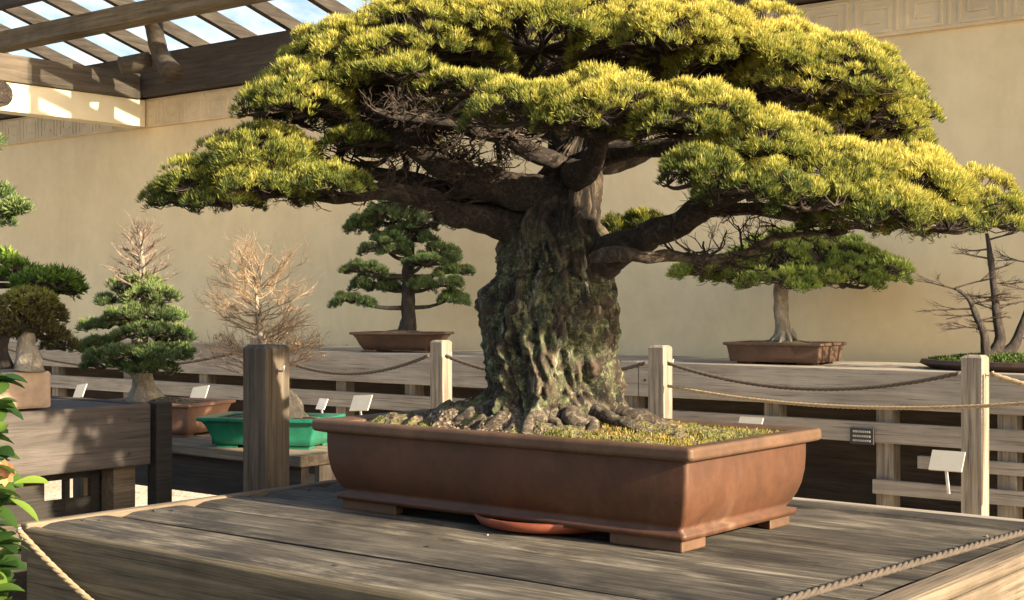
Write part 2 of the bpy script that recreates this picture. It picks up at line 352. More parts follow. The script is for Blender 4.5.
# glazed lean-to roof over the benches
roof = thing('pergola_roof', 'glazed timber lean-to roof above the wall with sloping rafters', 'roof', (-8, WY, ZT))
SL = .30
MB().box(-26, 4, WY-.10, WY+.28, ZT+.012, ZT+.36).build('wall_plate', M['dark_x'], roof)
zr = lambda y: ZT+.42+SL*(WY-y)
dv = Vector((0,-1,SL)).normalized(); up = Vector((0,SL,1)).normalized(); xv = Vector((1,0,0))
Y1 = WY+.25; Y0 = 6.32
x = -8.9-.60*14
while x < 3.5:
    if x > -14:
        a = Vector((x, Y1, zr(Y1))); e = Vector((x, Y0, zr(Y0)))
        MB().obox((a+e)/2+up*.05, (e-a)/2, xv*.030, up*.05).build('rafter', M['raft'], roof)
    x += .60
a = Vector((-11, Y1, zr(Y1))); e = Vector((-11, Y0, zr(Y0)))
MB().obox((a+e)/2+up*.113, (e-a)/2+dv*.05, xv*15, up*.006).build('glass_pane', M['glass'], roof)
MB().box(-26, 3, 6.72, 6.90, zr(6.81)-.175, zr(6.81)-.03).build('purlin', M['tan_x'], roof, bevel=.008)
MB().box(-26, 3, 6.34, 6.42, zr(6.38)-.10, zr(6.38)-.01).build('purlin', M['dark_x'], roof, bevel=.008)
br, rr_ = smooth_path([W(153,18,11.2), W(156,38,11.3), W(162,58,11.3), W(172,74,11.2)], [.075,.065,.075,.095], 5)
MB().tube(br, rr_, 10, nz=.22, nf=11).build('bracket', M['raft'], roof, smooth=True)
MB().tube([W(150,60,11.4), W(120,66,11.3)], .07, 8).build('brace', M['dark_y'], roof, smooth=True)
# cross beam at X=-10
cb = thing('cross_beam', 'sunlit cream fascia with brown timber on top running out from the wall', 'beam', (-10, 6, ZF))
MB().box(-10.18, -10, 3.6, WY-.04, ZF+.002, ZT-.01).build('cream_fascia', M['cream'], cb, bevel=.004)
MB().box(-10.22, -9.97, 3.6, WY-.11, ZT-.008, ZT+.205).build('timber_cap', M['dark_y'], cb, bevel=.006)
lg = MB(); lg.tube([(-10.03, 5.98, ZF+.10), (-9.8, 5.98, ZF+.10)], .10, 14); lg.tube([(-9.8,5.98,ZF+.10),(-9.79,5.98,ZF+.10)], .07, 14)
lg.build('log_end', M['branch'], cb, smooth=False)

# ------------------------------------------------------------------ wall bench
BZ = .96; BY = 6.5
bench = thing('wall_bench', 'long weathered timber bench on posts in front of the cream wall', 'bench', (-6, 6.9, 0))
MB().box(-16, 2.2, BY+.035, 7.35, BZ-.05, BZ-.002).build('bench_top', M['pale_x'], bench)
for a_, b_ in ((-16,-12.4),(-12.395,-8.6),(-8.595,-4.32),(-4.315,-.6),(-.595,2.2)):
    o = MB().box(a_, b_, BY, BY+.032, BZ-.19, BZ).build('fascia_board', M['pale_x'], bench, bevel=.004)
nails = MB()
for xx in (-4.20,-4.27,-8.55,-8.48,-.5):
    nails.tube([(xx, BY-.004, BZ-.10), (xx, BY+.01, BZ-.10)], .008, 8)
nails.build('nail', M['black'], bench)
for xx in (-12.9,-11.9,-10.9,-9.95,-9.0,-8.1,-7.3,-6.69,-6.07,-5.2,-4.4,-3.52,-2.9,-2.3,-1.5):
    MB().box(xx-.045, xx+.045, BY+.045, BY+.13, 0, BZ-.055).build('leg', M['post'], bench, bevel=.004)
for z0, z1, yy, xa in ((.60,.70,BY+.012,-16),(.49,.55,BY+.012,-2.72),(.35,.42,BY+.012,-2.95)):
    MB().box(xa, 2.2, yy, yy+.03, z0, z1).build('rail', M['pale_x'], bench, bevel=.003)
MB().box(-16, 2.2, 7.30, 7.34, 0, BZ-.06).build('dark_backing', M['dark_x'], bench)  # dark sheet added in place of the shade on the wall under the bench

# rope posts in front of the bench
def rope_post(X, Y, w, z1, label, mat, capped=True, group='posts that carry the rope barrier'):
    t = thing('rope_post', label, 'post', (X, Y, 0), group)
    b = MB().box(X-w/2, X+w/2, Y-w/2, Y+w/2, 0, z1-.012)
    k = len(b.v); e = w/2-.012
    b.v += [(X-w/2,Y-w/2,z1-.012),(X+w/2,Y-w/2,z1-.012),(X+w/2,Y+w/2,z1-.012),(X-w/2,Y+w/2,z1-.012),(X-e,Y-e,z1),(X+e,Y-e,z1),(X+e,Y+e,z1),(X-e,Y+e,z1)]
    b.f += [[k,k+1,k+5,k+4],[k+1,k+2,k+6,k+5],[k+2,k+3,k+7,k+6],[k+3,k,k+4,k+7],[k+4,k+5,k+6,k+7]]
    b.build('post_shaft', mat, t)
    hk = MB(); hk.tube([(X+w/2-.002, Y, z1-.09), (X+w/2+.03, Y, z1-.09), (X+w/2+.035, Y, z1-.07)], .004, 6)
    hk.build('hook', M['metal'], t, smooth=True)
    return t
PY = 6.2; PX = [-7.1, -5.5, -3.98, -2.32, -.7]
rope_post(PX[0], PY, .085, 1.065, 'pale rope post mostly hidden behind the big dark post', M['post'])
rope_post(PX[1], PY, .09, 1.065, 'pale square rope post just left of the big trunk, beside the flared dark pot', M['post'])
rope_post(PX[2], PY, .09, 1.065, 'pale square rope post just right of the big trunk', M['post'])
rope_post(PX[3], PY, .092, 1.055, 'grey-brown rope post at the right with a lit edge, standing clear of the big pot', M['post'])
rope_post(-3.73, 3.29, .112, 1.145, 'thick dark weathered post right behind the left corner of the big table', M['postdark'])

def rope(a, b_, sag, r, label, mat, n=40, group='ropes slung between posts'):
    a, b_ = Vector(a), Vector(b_); L = (b_-a).length; mb = MB()
    pitch = r*9; turns = L/pitch; N = max(n, int(turns*7))
    N = min(N, 700)
    for k in range(3):
        pts = []
        for i in range(N+1):
            t = i/N; p = a.lerp(b_, t); p.z -= sag*4*t*(1-t)
            d = (b_-a).normalized(); sd = d.cross(Vector((0,0,1))).normalized(); u = sd.cross(d)
            th = 2*math.pi*(t*turns+k/3)
            pts.append(p+sd*math.cos(th)*r*.5+u*math.sin(th)*r*.5)
        mb.tube(pts, r*.56, 6)
    o = mb.build('rope', mat, None, smooth=True); tag(o, label, 'rope', group); return o
hz = 1.065-.09
rope((PX[0]+.08,PY-.05,hz), (PX[1]-.05,PY-.05,hz), .13, .011, 'thin rope sagging in front of the bench below the dark flared pot', M['oldrope'])
rope((PX[1]+.08,PY-.05,hz), (PX[2]-.05,PY-.05,hz), .10, .011, 'thin rope passing behind the big trunk between the two pale posts', M['oldrope'])
rope((PX[2]+.08,PY-.05,hz), (PX[3]-.05,PY-.05,hz), .10, .010, 'upper rope sagging below the wide brown pot', M['oldrope'])
rope(W(668,386,7.25), W(1075,399,5.75), .07, .009, 'lower pale rope crossing in front of the right rope post', M['rope'])
rope((PX[3]+.08,PY-.03,hz), (-.7,PY-.05,hz), .12, .013, 'rope leaving the right rope post toward the edge of the picture', M['rope'])
rope((PX[0]-3.2,PY-.05,hz), (PX[0]-.05,PY-.05,hz), .16, .011, 'thin rope behind the small spire-topped bonsai at the left', M['oldrope'])

# ------------------------------------------------------------------ main table
TZ = .70; X0, X1, Yf, Yb = -3.35, -1.13, 2.15, 3.87
tbl = thing('display_table', 'big weathered plank table carrying the giant bonsai', 'table', ((X0+X1)/2, (Yf+Yb)/2, 0))
tt = MB(); pt_ = []; PTI = [.95,.62,1.0,.72,.55,.85,.7,.9]
ys = [Yf+.0]+[Yf+.26*i for i in range(1,6)]+[Yb-.14, Yb]
for i in range(len(ys)-1):
    # each plank a slightly warped sheet with thickness
    y0, y1 = ys[i]+(.011 if i == 1 else .006), ys[i+1]-(.011 if i == 0 else .006); n = 60; m_ = 8; b0 = len(tt.v)
    for k in range(n+1):
        for j in range(m_+1):
            xx = X0+.003+(X1-.085-X0)*k/n; yy = y0+(y1-y0)*j/m_
            e = min(j, m_-j)
            zz = TZ-(.012 if e == 0 else .002 if e == 1 else 0)+.0008*math.sin(xx*3+i*2.1)-.0012*math.sin(math.pi*j/m_)*(i%2)
            tt.v.append((xx, yy, zz))
    for k in range(n):
        for j in range(m_):
            q = b0+k*(m_+1)+j; tt.f.append([q, q+m_+1, q+m_+2, q+1]); pt_.append(PTI[i])
    tt.box(X0+.003, X1-.082, y0+.001, y1-.001, TZ-.045, TZ-.013); pt_ += [.4]*6
link_mesh('tabletop', tt.v, tt.f, M['top'], tbl, tint=pt_)
nb = MB()
for i in range(len(ys)-1):
    for xx in (X0+.05, X0+.08, X1-.14, X1-.17, -2.3):
        yy = (ys[i]+ys[i+1])/2+rnd.uniform(-.05,.05); nb.tube([(xx+rnd.uniform(-.01,.01), yy, TZ-.004), (xx, yy, TZ+.0022)], .006, 8)
nb.build('nail', M['black'], tbl)
MB().box(X1-.078, X1+.002, Yf-.002, Yb, TZ-.03, TZ+.004).build('edge_board', M['fascia_y'], tbl, bevel=.012)
MB().box(X0, X1-.083, Yf-.036, Yf-.001, TZ-.26, TZ-.004).build('fascia_board', M['fascia_x'], tbl, bevel=.010)
MB().box(X1-.035, X1, Yf, Yb, TZ-.26, TZ-.033).build('fascia_board', M['fascia_y'], tbl, bevel=.006)
MB().box(X0, X0+.034, Yf, Yb, TZ-.26, TZ-.05).build('fascia_board', M['fascia_y'], tbl, bevel=.006)
MB().box(X0, X1, Yb+.055, Yb+.10, TZ-.14, TZ-.012).build('back_rail', M['pale_x'], tbl, bevel=.006)
for xx in (X0+.12, X1-.16):
    for yy in (Yf+.08, Yb-.15): MB().box(xx-.05, xx+.05, yy-.05, yy+.05, 0, TZ-.047).build('leg', M['postdark'], tbl, bevel=.005)
MB().box(X0-.034, X0-.001, Yf-.03, Yb, TZ-.10, TZ+.006).build('edge_board', M['fascia_y'], tbl, bevel=.006)
hk = MB(); hk.tube([(X0+.01,Yf-.037,TZ-.03),(X0+.01,Yf-.055,TZ-.03),(X0+.01,Yf-.06,TZ+.0)], .005, 6); hk.build('hook', M['metal'], tbl, smooth=True)
rope((X0+.01,Yf-.062,TZ-.008), (X1-.02,Yf-.08,TZ-.05), .27, .0085, 'bright tan rope hooked to the left corner of the big table', M['rope'], 120)
rope((-1.325, 2.10, TZ+.016), (-1.165, 3.95, TZ+.022), -.002, .0088, 'thick twisted rope lying along the right edge of the big table', M['oldrope'], 120)

# drip saucer
so = MB(); n = 48; prof = [(0,.004),(.17,.004),(.20,.012),(.215,.034),(.209,.037),(.195,.018),(0,.014)]
SC = W(528, 541, 3.62); SC.z = TZ
SC = Vector((-2.26, 3.00, TZ))
for (r_, z_) in prof:
    for k in range(n): so.v.append((SC.x+r_*1.0*math.cos(2*math.pi*k/n), SC.y+r_*math.sin(2*math.pi*k/n), TZ+z_))
for i in range(len(prof)-1):
    for k in range(n): so.f.append([i*n+k, i*n+(k+1)%n, (i+1)*n+(k+1)%n, (i+1)*n+k])
tag(so.build('drip_saucer', M['saucer'], None, smooth=True), 'shallow red clay saucer tucked under the middle of the giant bonsai pot', 'saucer')

# ------------------------------------------------------------------ pot builder
def rrect(hx, hy, r, n=5):
    out = []
    for cx, cy, a0 in ((1,1,0),(-1,1,90),(-1,-1,180),(1,-1,270)):
        for k in range(n+1):
            a = math.radians(a0+90*k/n); out.append((cx*(hx-r)+r*math.cos(a), cy*(hy-r)+r*math.sin(a)))
    return out
def pot(cx, cy, z, hx, hy, prof, rim, mat, rimmat, parent, feet=None, rot=0, r=.02, soil=None, soilmat=None):
    """prof: (inset, height) body rings bottom up; rim: (outset, height) rings"""
    def ring(mb, ins, zz):
        R_ = max(r, .004); b = len(mb.v)
        for (x, y) in rrect(hx-ins, hy-ins, R_):
            mb.v.append((cx+x*math.cos(rot)-y*math.sin(rot), cy+x*math.sin(rot)+y*math.cos(rot), z+zz))
        return b, 24
    def loft(rings, cap0=False, cap1=False):
        mb = MB(); ids = [ring(mb, *q) for q in rings]
        for (a, n), (b, _) in zip(ids, ids[1:]):
            for k in range(n): mb.f.append([a+k, a+(k+1)%n, b+(k+1)%n, b+k])
        if cap0: mb.f.append([ids[0][0]+k for k in range(24)][::-1])
        if cap1: mb.f.append([ids[-1][0]+k for k in range(24)])
        return mb
    top = prof[-1][1]
    p = loft(prof, cap0=True).build('pot', mat, parent, smooth=True)
    for poly in p.data.polygons: poly.use_smooth = True
    loft(rim+[(.035, rim[-1][1]-.004), (.04, top-.03)]).build('rim', rimmat, p, smooth=False, bevel=.003)
    if feet:
        L1, L2, hf, th, ins = feet
        for sx in (-1, 1):
            for sy in (-1, 1):
                ax, ay = hx-ins, hy-ins; q = [(ax,ay),(ax-L1,ay),(ax-L1+.012,ay-th),(ax-th,ay-th),(ax-th,ay-L2+.012),(ax,ay-L2)]
                f = MB(); n = len(q)
                for zz, gr in ((0,1.0),(hf,1.0)):
                    for (x, y) in q:
                        x, y = x*sx, y*sy; f.v.append((cx+x*math.cos(rot)-y*math.sin(rot), cy+x*math.sin(rot)+y*math.cos(rot), z+zz))
                fl = [list(range(n))[::-1], list(range(n, 2*n))]+[[k,(k+1)%n,n+(k+1)%n,n+k] for k in range(n)]
                if sx*sy < 0: fl = [u[::-1] for u in fl]
                f.f = fl; f.build('foot', rimmat, p, bevel=.004)
    return p

def branch_mesh(mb, P, R, n=9, k=5, nz=.16, nf=14, seed=0):
    p, r = smooth_path(P, R, k); mb.tube(p, r, n, nz=nz, nf=nf, seed=seed); return p

def tufts(P, D, length, n, width, spread, tint):
    """needle tufts: P,D (N,3). returns verts, faces, tint"""
    N = len(P); base = np.repeat(P, n, 0); d = np.repeat(D, n, 0)
    v = rng.normal(size=(N*n, 3)); v /= np.linalg.norm(v, axis=1)[:, None]
    d = d+v*spread*rng.uniform(.3, 1.1, (N*n, 1)); d /= np.linalg.norm(d, axis=1)[:, None]
    L = (length*rng.uniform(.5, 1.2, N*n))[:, None]
    sd = np.cross(d, rng.normal(size=(N*n, 3))); sd /= np.linalg.norm(sd, axis=1)[:, None]
    b = base+v*.003
    mid = b+d*L*.45; t = b+d*L
    V = np.stack([b, mid+sd*width*.5, t, mid-sd*width*.5], 1).reshape(-1, 3)
    k = np.arange(N*n)*4
    Fc = np.stack([np.stack([k,k+1,k+3],1), np.stack([k+3,k+1,k+2],1)], 1).reshape(-1, 3)
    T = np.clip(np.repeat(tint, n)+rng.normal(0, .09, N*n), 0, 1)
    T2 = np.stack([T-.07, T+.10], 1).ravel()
    return V, Fc, np.clip(T2, 0, 1)

def pad_points(ctr, ru, rw, hz, dens, ax=None, lump=.22, lumps=9., seed=0, sag=.25, gap=-.52):
    """points on the lumpy dome of a foliage pad. returns positions, normals, height 0..1"""
    area = math.pi*ru*rw*1.3+math.pi*(ru+rw)*hz*.8
    N = max(20, int(area*dens))
    th = rng.uniform(0, 2*math.pi, N); q = rng.uniform(0, 1, N)**.5*1.0
    # bias towards side of the dome
    ph = q*math.pi/2
    x = np.sin(ph)*np.cos(th); y = np.sin(ph)*np.sin(th); z = np.cos(ph)
    edge = 1+.30*fbm(np.stack([np.cos(th)*2.0, np.sin(th)*2.0, np.full(N, seed*3.7)], 1), seed, 3)
    U_, V_ = ax if ax else (Vector((c_, s_, 0)), Vector((-s_, c_, 0)))
    U_ = np.array(U_); V_ = np.array(V_)
    P = (x*ru*edge)[:, None]*U_+(y*rw*edge)[:, None]*V_+np.array([0,0,1.])*((z*hz)-sag*hz*(1-z)**2)[:, None]
    Pn = (x/ru)[:, None]*U_+(y/rw)[:, None]*V_+np.array([0,0,1.])*(z/hz+.5)[:, None]
    Pn /= np.linalg.norm(Pn, axis=1)[:, None]
    Wp = P+np.array(ctr)
    l = fbm(Wp*lumps, seed+11, 2)
    P = Wp+Pn*(l*lump*min(hz, .2))[:, None]
    # gaps: drop tufts in troughs
    keep = (l > gap)|(rng.uniform(size=N) < .25)
    return P[keep], Pn[keep], z[keep], l[keep]

def make_pad(parent, ctr, ru, rw, hz, dens, mat, twigmat, length, nn, width, spread=.75, tintb=.5, seed=0, name='foliage_pad', node=None, twigr=.0022, tfrac=.5, ax=None, tz=.35, updir=.55, lumps=9., lump=.22, gap=-.52, clump=0, fill=1.0):
    if clump:
        area = math.pi*ru*rw*1.3+math.pi*(ru+rw)*hz*.8; K = max(8, int(area*fill/(math.pi*clump**2)))
        Q, QN, qz, ql = pad_points(ctr, ru, rw, hz, K/area, seed=seed, ax=ax, lumps=lumps, lump=lump, gap=-9)
        Q = Q-QN*rng.uniform(0, clump*(.9 if fill < 1.2 else .45), (len(Q), 1)); K = len(Q)
        m_ = max(6, int(dens*math.pi*clump**2*1.2)); idx = np.repeat(np.arange(K), m_); n_ = len(idx)
        rs_ = clump*rng.uniform(.6, 1.25, K)[idx]; th = rng.uniform(0, 2*math.pi, n_); q = np.sqrt(rng.uniform(0, 1, n_))
        A = QN*.55+np.array([0,0,.6]); A /= np.linalg.norm(A, axis=1)[:, None]; A = A[idx]
        B1 = np.cross(A, np.array([.3,.9,.1])); B1 /= np.linalg.norm(B1, axis=1)[:, None]; B2 = np.cross(A, B1)
        r1 = (B1*np.cos(th)[:, None]+B2*np.sin(th)[:, None])
        P = Q[idx]+r1*(q*rs_)[:, None]+A*((1-q*q)*rs_*.5)[:, None]; Nn = A+r1*(q*.7)[:, None]; Nn /= np.linalg.norm(Nn, axis=1)[:, None]
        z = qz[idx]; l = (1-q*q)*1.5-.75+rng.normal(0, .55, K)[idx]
    else:
        P, Nn, z, l = pad_points(ctr, ru, rw, hz, dens, seed=seed, ax=ax, lumps=lumps, lump=lump, gap=gap)
    D = Nn+np.array([0,0,updir])+rng.normal(0,.2,P.shape); D /= np.linalg.norm(D, axis=1)[:, None]
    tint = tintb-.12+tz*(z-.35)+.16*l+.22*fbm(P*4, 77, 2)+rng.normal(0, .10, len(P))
    V, Fc, T = tufts(P-D*length*.45, D, length, nn, width, spread, tint)
    pad = link_mesh(name, V, Fc, mat, parent, tint=T)
    # twigs underneath
    if twigmat is not None:
        U_, V_ = ax if ax else (Vector((c_, s_, 0)), Vector((-s_, c_, 0)))
        K = max(5, int(ru*rw*150)+4); nodes = []
        root = Vector(node) if node is not None else Vector(ctr)-Vector((0,0,.01))
        mb = MB()
        for i in range(K):
            a = 2*math.pi*i*.618; q = math.sqrt((i+.5)/K)*.8
            nd = Vector(ctr)+Vector(U_)*ru*q*math.cos(a)+Vector(V_)*rw*q*math.sin(a)+Vector((0,0,hz*.15*(1-q)-.02*q+rnd.uniform(-.015,.02)))
            md = root.lerp(nd, .5)+Vector([rnd.uniform(-.03,.03)*min(1,ru*4) for _ in range(3)])
            p, r = smooth_path([root, md, nd], [twigr*3.2, twigr*2.4, twigr*1.4], 4)
            mb.tube(p, r, 5, cap=False); nodes.append(nd)
        NA = np.array([tuple(q) for q in nodes])
        sel = rng.uniform(size=len(P)) < tfrac
        for p, d in zip((P-D*length*.4)[sel], D[sel]):
            dd = np.linalg.norm(NA-p, axis=1); j = int(np.argmin(dd+rng.uniform(0, .05*min(1,ru*3), len(dd)))); nd = nodes[j]
            e = Vector(p); md = nd.lerp(e, .55)+Vector((rnd.uniform(-1,1), rnd.uniform(-1,1), -rnd.uniform(0,1.2)))*(e-nd).length*.16
            mb.tube([nd, md, e], [twigr*1.1, twigr*.8, twigr*.5], 3, cap=False)
        me_v = np.array(mb.v); q4 = np.array([f for f in mb.f if len(f) == 4])
        link_mesh('twigs', me_v, q4, twigmat, pad)
    return pad

# recursive bare twigs
def ramify(mb, p, d, L, r, depth, flat=.5, spread=.7, kids=(3,5), tips=None, R_=None, curl=.22):
    R_ = R_ or rnd; n = 3; pts = [p]; dd = d.normalized()
    for i in range(n):
        dd = (dd+Vector((R_.uniform(-1,1), R_.uniform(-1,1), R_.uniform(-1,1)*flat))*curl).normalized(); pts.append(pts[-1]+dd*L/n)
    mb.tube(pts, [r*(1-.5*i/n) for i in range(n+1)], 5 if r > .004 else 3, cap=False)
    if depth == 0:
        if tips is not None: tips.append(pts[-1])
        return
    for k in range(R_.randint(*kids)):
        u = R_.uniform(.3, 1); q = pts[min(n, int(u*n)+0)]; q = q.lerp(pts[min(n, int(u*n)+1)], (u*n)%1)
        nd = (dd+Vector((R_.uniform(-1,1), R_.uniform(-1,1), R_.uniform(-1,1)*flat+.12))*spread).normalized()
        ramify(mb, q, nd, L*R_.uniform(.5,.72), r*.52, depth-1, flat, spread, kids, tips, R_, curl)

# ------------------------------------------------------------------ THE BIG BONSAI
PCX, PCY = -2.345, 3.13
big = thing('bonsai_tree', 'giant bonsai with massive mossy trunk and golden-green crown in a wide red-brown pot', 'bonsai', (PCX, PCY, TZ))
RZ = .258
P0 = pot(PCX, PCY, TZ, .605, .305,
    [(.050,.030),(.020,.030),(.018,.046),(.040,.050),(.030,.064),(.017,.088),(.008,.115),(.002,.150),(0,.190),(0,.224)],
    [(-.004,.2205),(-.026,.226),(-.030,.232),(-.030,.252),(-.026,RZ),(.005,RZ),(.018,RZ-.002)],
    M['terra'], M['rim'], big, feet=(.21,.11,.031,.045,.034), r=.012)
# trunk
def trunk_mesh():
    rows = [(430,555,76),(414,554,71),(400,553,68),(380,551,68),(360,549,68),(335,547,70),(310,547,71),(288,549,67),(268,555,58),(248,554,57),(228,552,50),(205,560,42),(182,567,34),(162,573,26),(145,579,18),(130,585,10)]
    t0 = 3.93; P = [W(x, y, t0) for y, x, r in rows]; R_ = [r*t0/F for y, x, r in rows]
    p, r = smooth_path(P, R_, 20); n = 260; m_ = len(p)
    ths = np.linspace(0, 2*math.pi, n, endpoint=False)
    ctr = np.array([tuple(q) for q in p]); rr = np.array(r)
    X = ctr[:, None, 0]+rr[:, None]*np.cos(ths)*.98; Y = ctr[:, None, 1]+rr[:, None]*np.sin(ths)*.9
    Z = np.repeat(ctr[:, 2:3], n, 1); V = np.stack([X, Y, Z], 2).reshape(-1, 3)
    D = V-np.repeat(ctr, n, 0); Dn = D/np.linalg.norm(D, axis=1)[:, None]
    tile = np.tile(ths, m_); zz = V[:, 2]; rep = np.repeat(rr, n)
    big_ = fbm(V*np.array([7,7,5]), 3, 2)*.13
    tw = np.stack([np.cos(tile+zz*1.5)*3.2, np.sin(tile+zz*1.5)*3.2, zz*3.0], 1)
    rid = 1-np.abs(fbm(tw, 9, 3))*2.2
    fine = fbm(V*np.array([38,38,16]), 21, 4)*.05
    low = np.clip((1.16-zz)/.16, 0, 1)
    lobes = low*(.20*np.cos(tile*7+1.0)+.12*np.cos(tile*11))
    rough = fbm(V*np.array([16,16,9]), 41, 3)
    amp = big_*1.25+.15*(rid-.5)+fine*1.9+lobes*.45+.11*(np.abs(rough)**.7*np.sign(rough))
    fur = np.stack([np.cos(tile+zz*1.1)*7+fbm(V*9, 51, 2)*1.2, np.sin(tile+zz*1.1)*7, zz*4.5], 1)
    fr = 1-np.abs(fbm(fur, 61, 3))*2.6
    plates = np.abs(fbm(V*np.array([30,30,12]), 71, 3))**.6
    amp = amp+.065*(fr-.6)-.16*(.45-plates)*(plates < .45)+.05*fbm(V*np.array([60,60,40]), 81, 3)
    global RIDGE
    RIDGE = np.clip(.45+.5*(fr-.6)+.5*(plates-.4)+.4*rough, 0, 1)
    V2 = V+Dn*(rep*amp)[:, None]
    Fc = []
    i = np.arange(m_-1)[:, None]*n; k = np.arange(n)[None, :]; k2 = (k+1) % n
    Fc = np.stack([i+k, i+k2, i+n+k2, i+n+k], 2).reshape(-1, 4)
    return V2, Fc
V, Fc = trunk_mesh()
tr = link_mesh('trunk', V, Fc, M['crag'], big, smooth=True)
ra = tr.data.attributes.new('ridge', 'FLOAT', 'POINT'); ra.data.foreach_set('value', RIDGE.astype(np.float32))
# surface roots
TC = W(554, 412, 3.93); rz = TZ+RZ
for i, (a, L, r0) in enumerate(((200,.36,.036),(232,.30,.042),(262,.22,.040),(292,.24,.044),(318,.26,.036),(345,.33,.034),(12,.34,.036),(60,.2,.03),(130,.2,.03),(172,.38,.04),(216,.24,.03),(250,.26,.03),(305,.17,.03),(185,.22,.03))):
    a = math.radians(a); d = Vector((math.cos(a), math.sin(a)*.78, 0)); mb = MB()
    pd = Vector((-d.y, d.x, 0)); b0 = Vector((TC.x, TC.y, 0))
    L *= .55; r0 *= .75
    pts = [b0+d*.10+Vector((0,0,rz+.10)), b0+d*.16+Vector((0,0,rz+.05)), b0+d*(.2+L*.3)+pd*rnd.uniform(-.03,.03)+Vector((0,0,rz+.028)),
           b0+d*(.2+L*.62)+pd*rnd.uniform(-.05,.05)+Vector((0,0,rz+.018)), b0+d*min(.2+L, .56)+pd*rnd.uniform(-.05,.05)+Vector((0,0,rz-.02))]
    pts = [Vector((p.x, max(PCY-.255, min(PCY+.255, p.y)), p.z)) for p in pts]
    branch_mesh(mb, pts, [r0*1.0, r0*.9, r0*.7, r0*.5, r0*.3], 14, 8, .5, 30, i)
    mb.build('root', M['rootbark'], big, smooth=True)
# soil
nx, ny = 150, 80; sx_ = np.linspace(-.575, .575, nx); sy_ = np.linspace(-.275, .275, ny)
GX, GY = np.meshgrid(sx_, sy_, indexing='ij'); PP = np.stack([GX+PCX, GY+PCY, GX*0], 2)
dd = np.sqrt(((GX+PCX-TC.x)/1.5)**2+(GY+PCY-TC.y)**2)
EM = np.clip((.575-np.abs(GX))/.09, 0, 1)*np.clip((.275-np.abs(GY))/.07, 0, 1)
HZ = rz-.018+EM*(.062*np.exp(-(dd/.22)**2)+.018*fbm(PP*13, 5, 3)+np.clip(.35-(GX-.02)*3, 0, 1)*np.exp(-(dd/.34)**2)*.065*(1-np.abs(fbm(PP*11, 15, 3))*2.4))+.005*fbm(PP*60, 8, 2)
Vs = np.stack([GX+PCX, GY+PCY, HZ], 2).reshape(-1, 3)
i = np.arange(nx-1)[:, None]*ny; k = np.arange(ny-1)[None, :]
Fs = np.stack([i+k, i+ny+k, i+ny+k+1, i+k+1], 2).reshape(-1, 4)
link_mesh('soil', Vs, Fs, M['soil'], big, smooth=True)
def soilz(x, y):
    d = math.hypot((x-TC.x)/1.5, y-TC.y); return rz-.014+.055*math.exp(-(d/.20)**2)
# moss and grass blades on the soil (right side greener)
N = 5200; gx = rng.uniform(-.56, .56, N); gy = rng.uniform(-.265, .265, N)
den = fbm(np.stack([gx*7, gy*7, gx*0], 1), 31, 2)+np.where(gx > .14, .42, -.30); kp = den > .05; gx, gy = gx[kp], gy[kp]
Pg = np.array([(x+PCX, y+PCY, soilz(x+PCX, y+PCY)-.003) for x, y in zip(gx, gy)])
Dg = np.tile([0,0,1.], (len(Pg), 1)); V, Fc, T = tufts(Pg, Dg, .012, 7, .0030, 1.3, np.clip(.42+.55*fbm(Pg*9, 44, 2)+rng.normal(0,.07,len(Pg)), 0, 1))
struct(link_mesh('moss', V, Fc, M['mossgrass'], big, tint=T), 'stuff')
# grit
gm = MB()
for i in range(900):
    x, y = rnd.uniform(-.57,.57), rnd.uniform(-.27,.27); q = rnd.uniform(.003,.009); p = Vector((x+PCX, y+PCY, soilz(x+PCX, y+PCY)+.003))
    a = [Vector((rnd.uniform(.6,1)*q*sx, 0, 0)) for sx in (-1,1)]+[Vector((0, rnd.uniform(.6,1)*q*sy, 0)) for sy in (-1,1)]+[Vector((0,0,q*.6*sz)) for sz in (-1,1)]
    b = len(gm.v); gm.v += [tuple(p+u) for u in a]
    gm.f += [[b+u for u in f] for f in ((0,2,4),(2,1,4),(1,3,4),(3,0,4),(2,0,5),(1,2,5),(3,1,5),(0,3,5))]
M['grit'] = plain('grit', (.14,.10,.065), .9, .5, 40, .2, .001)
struct(gm.build('grit', M['grit'], big), 'stuff')

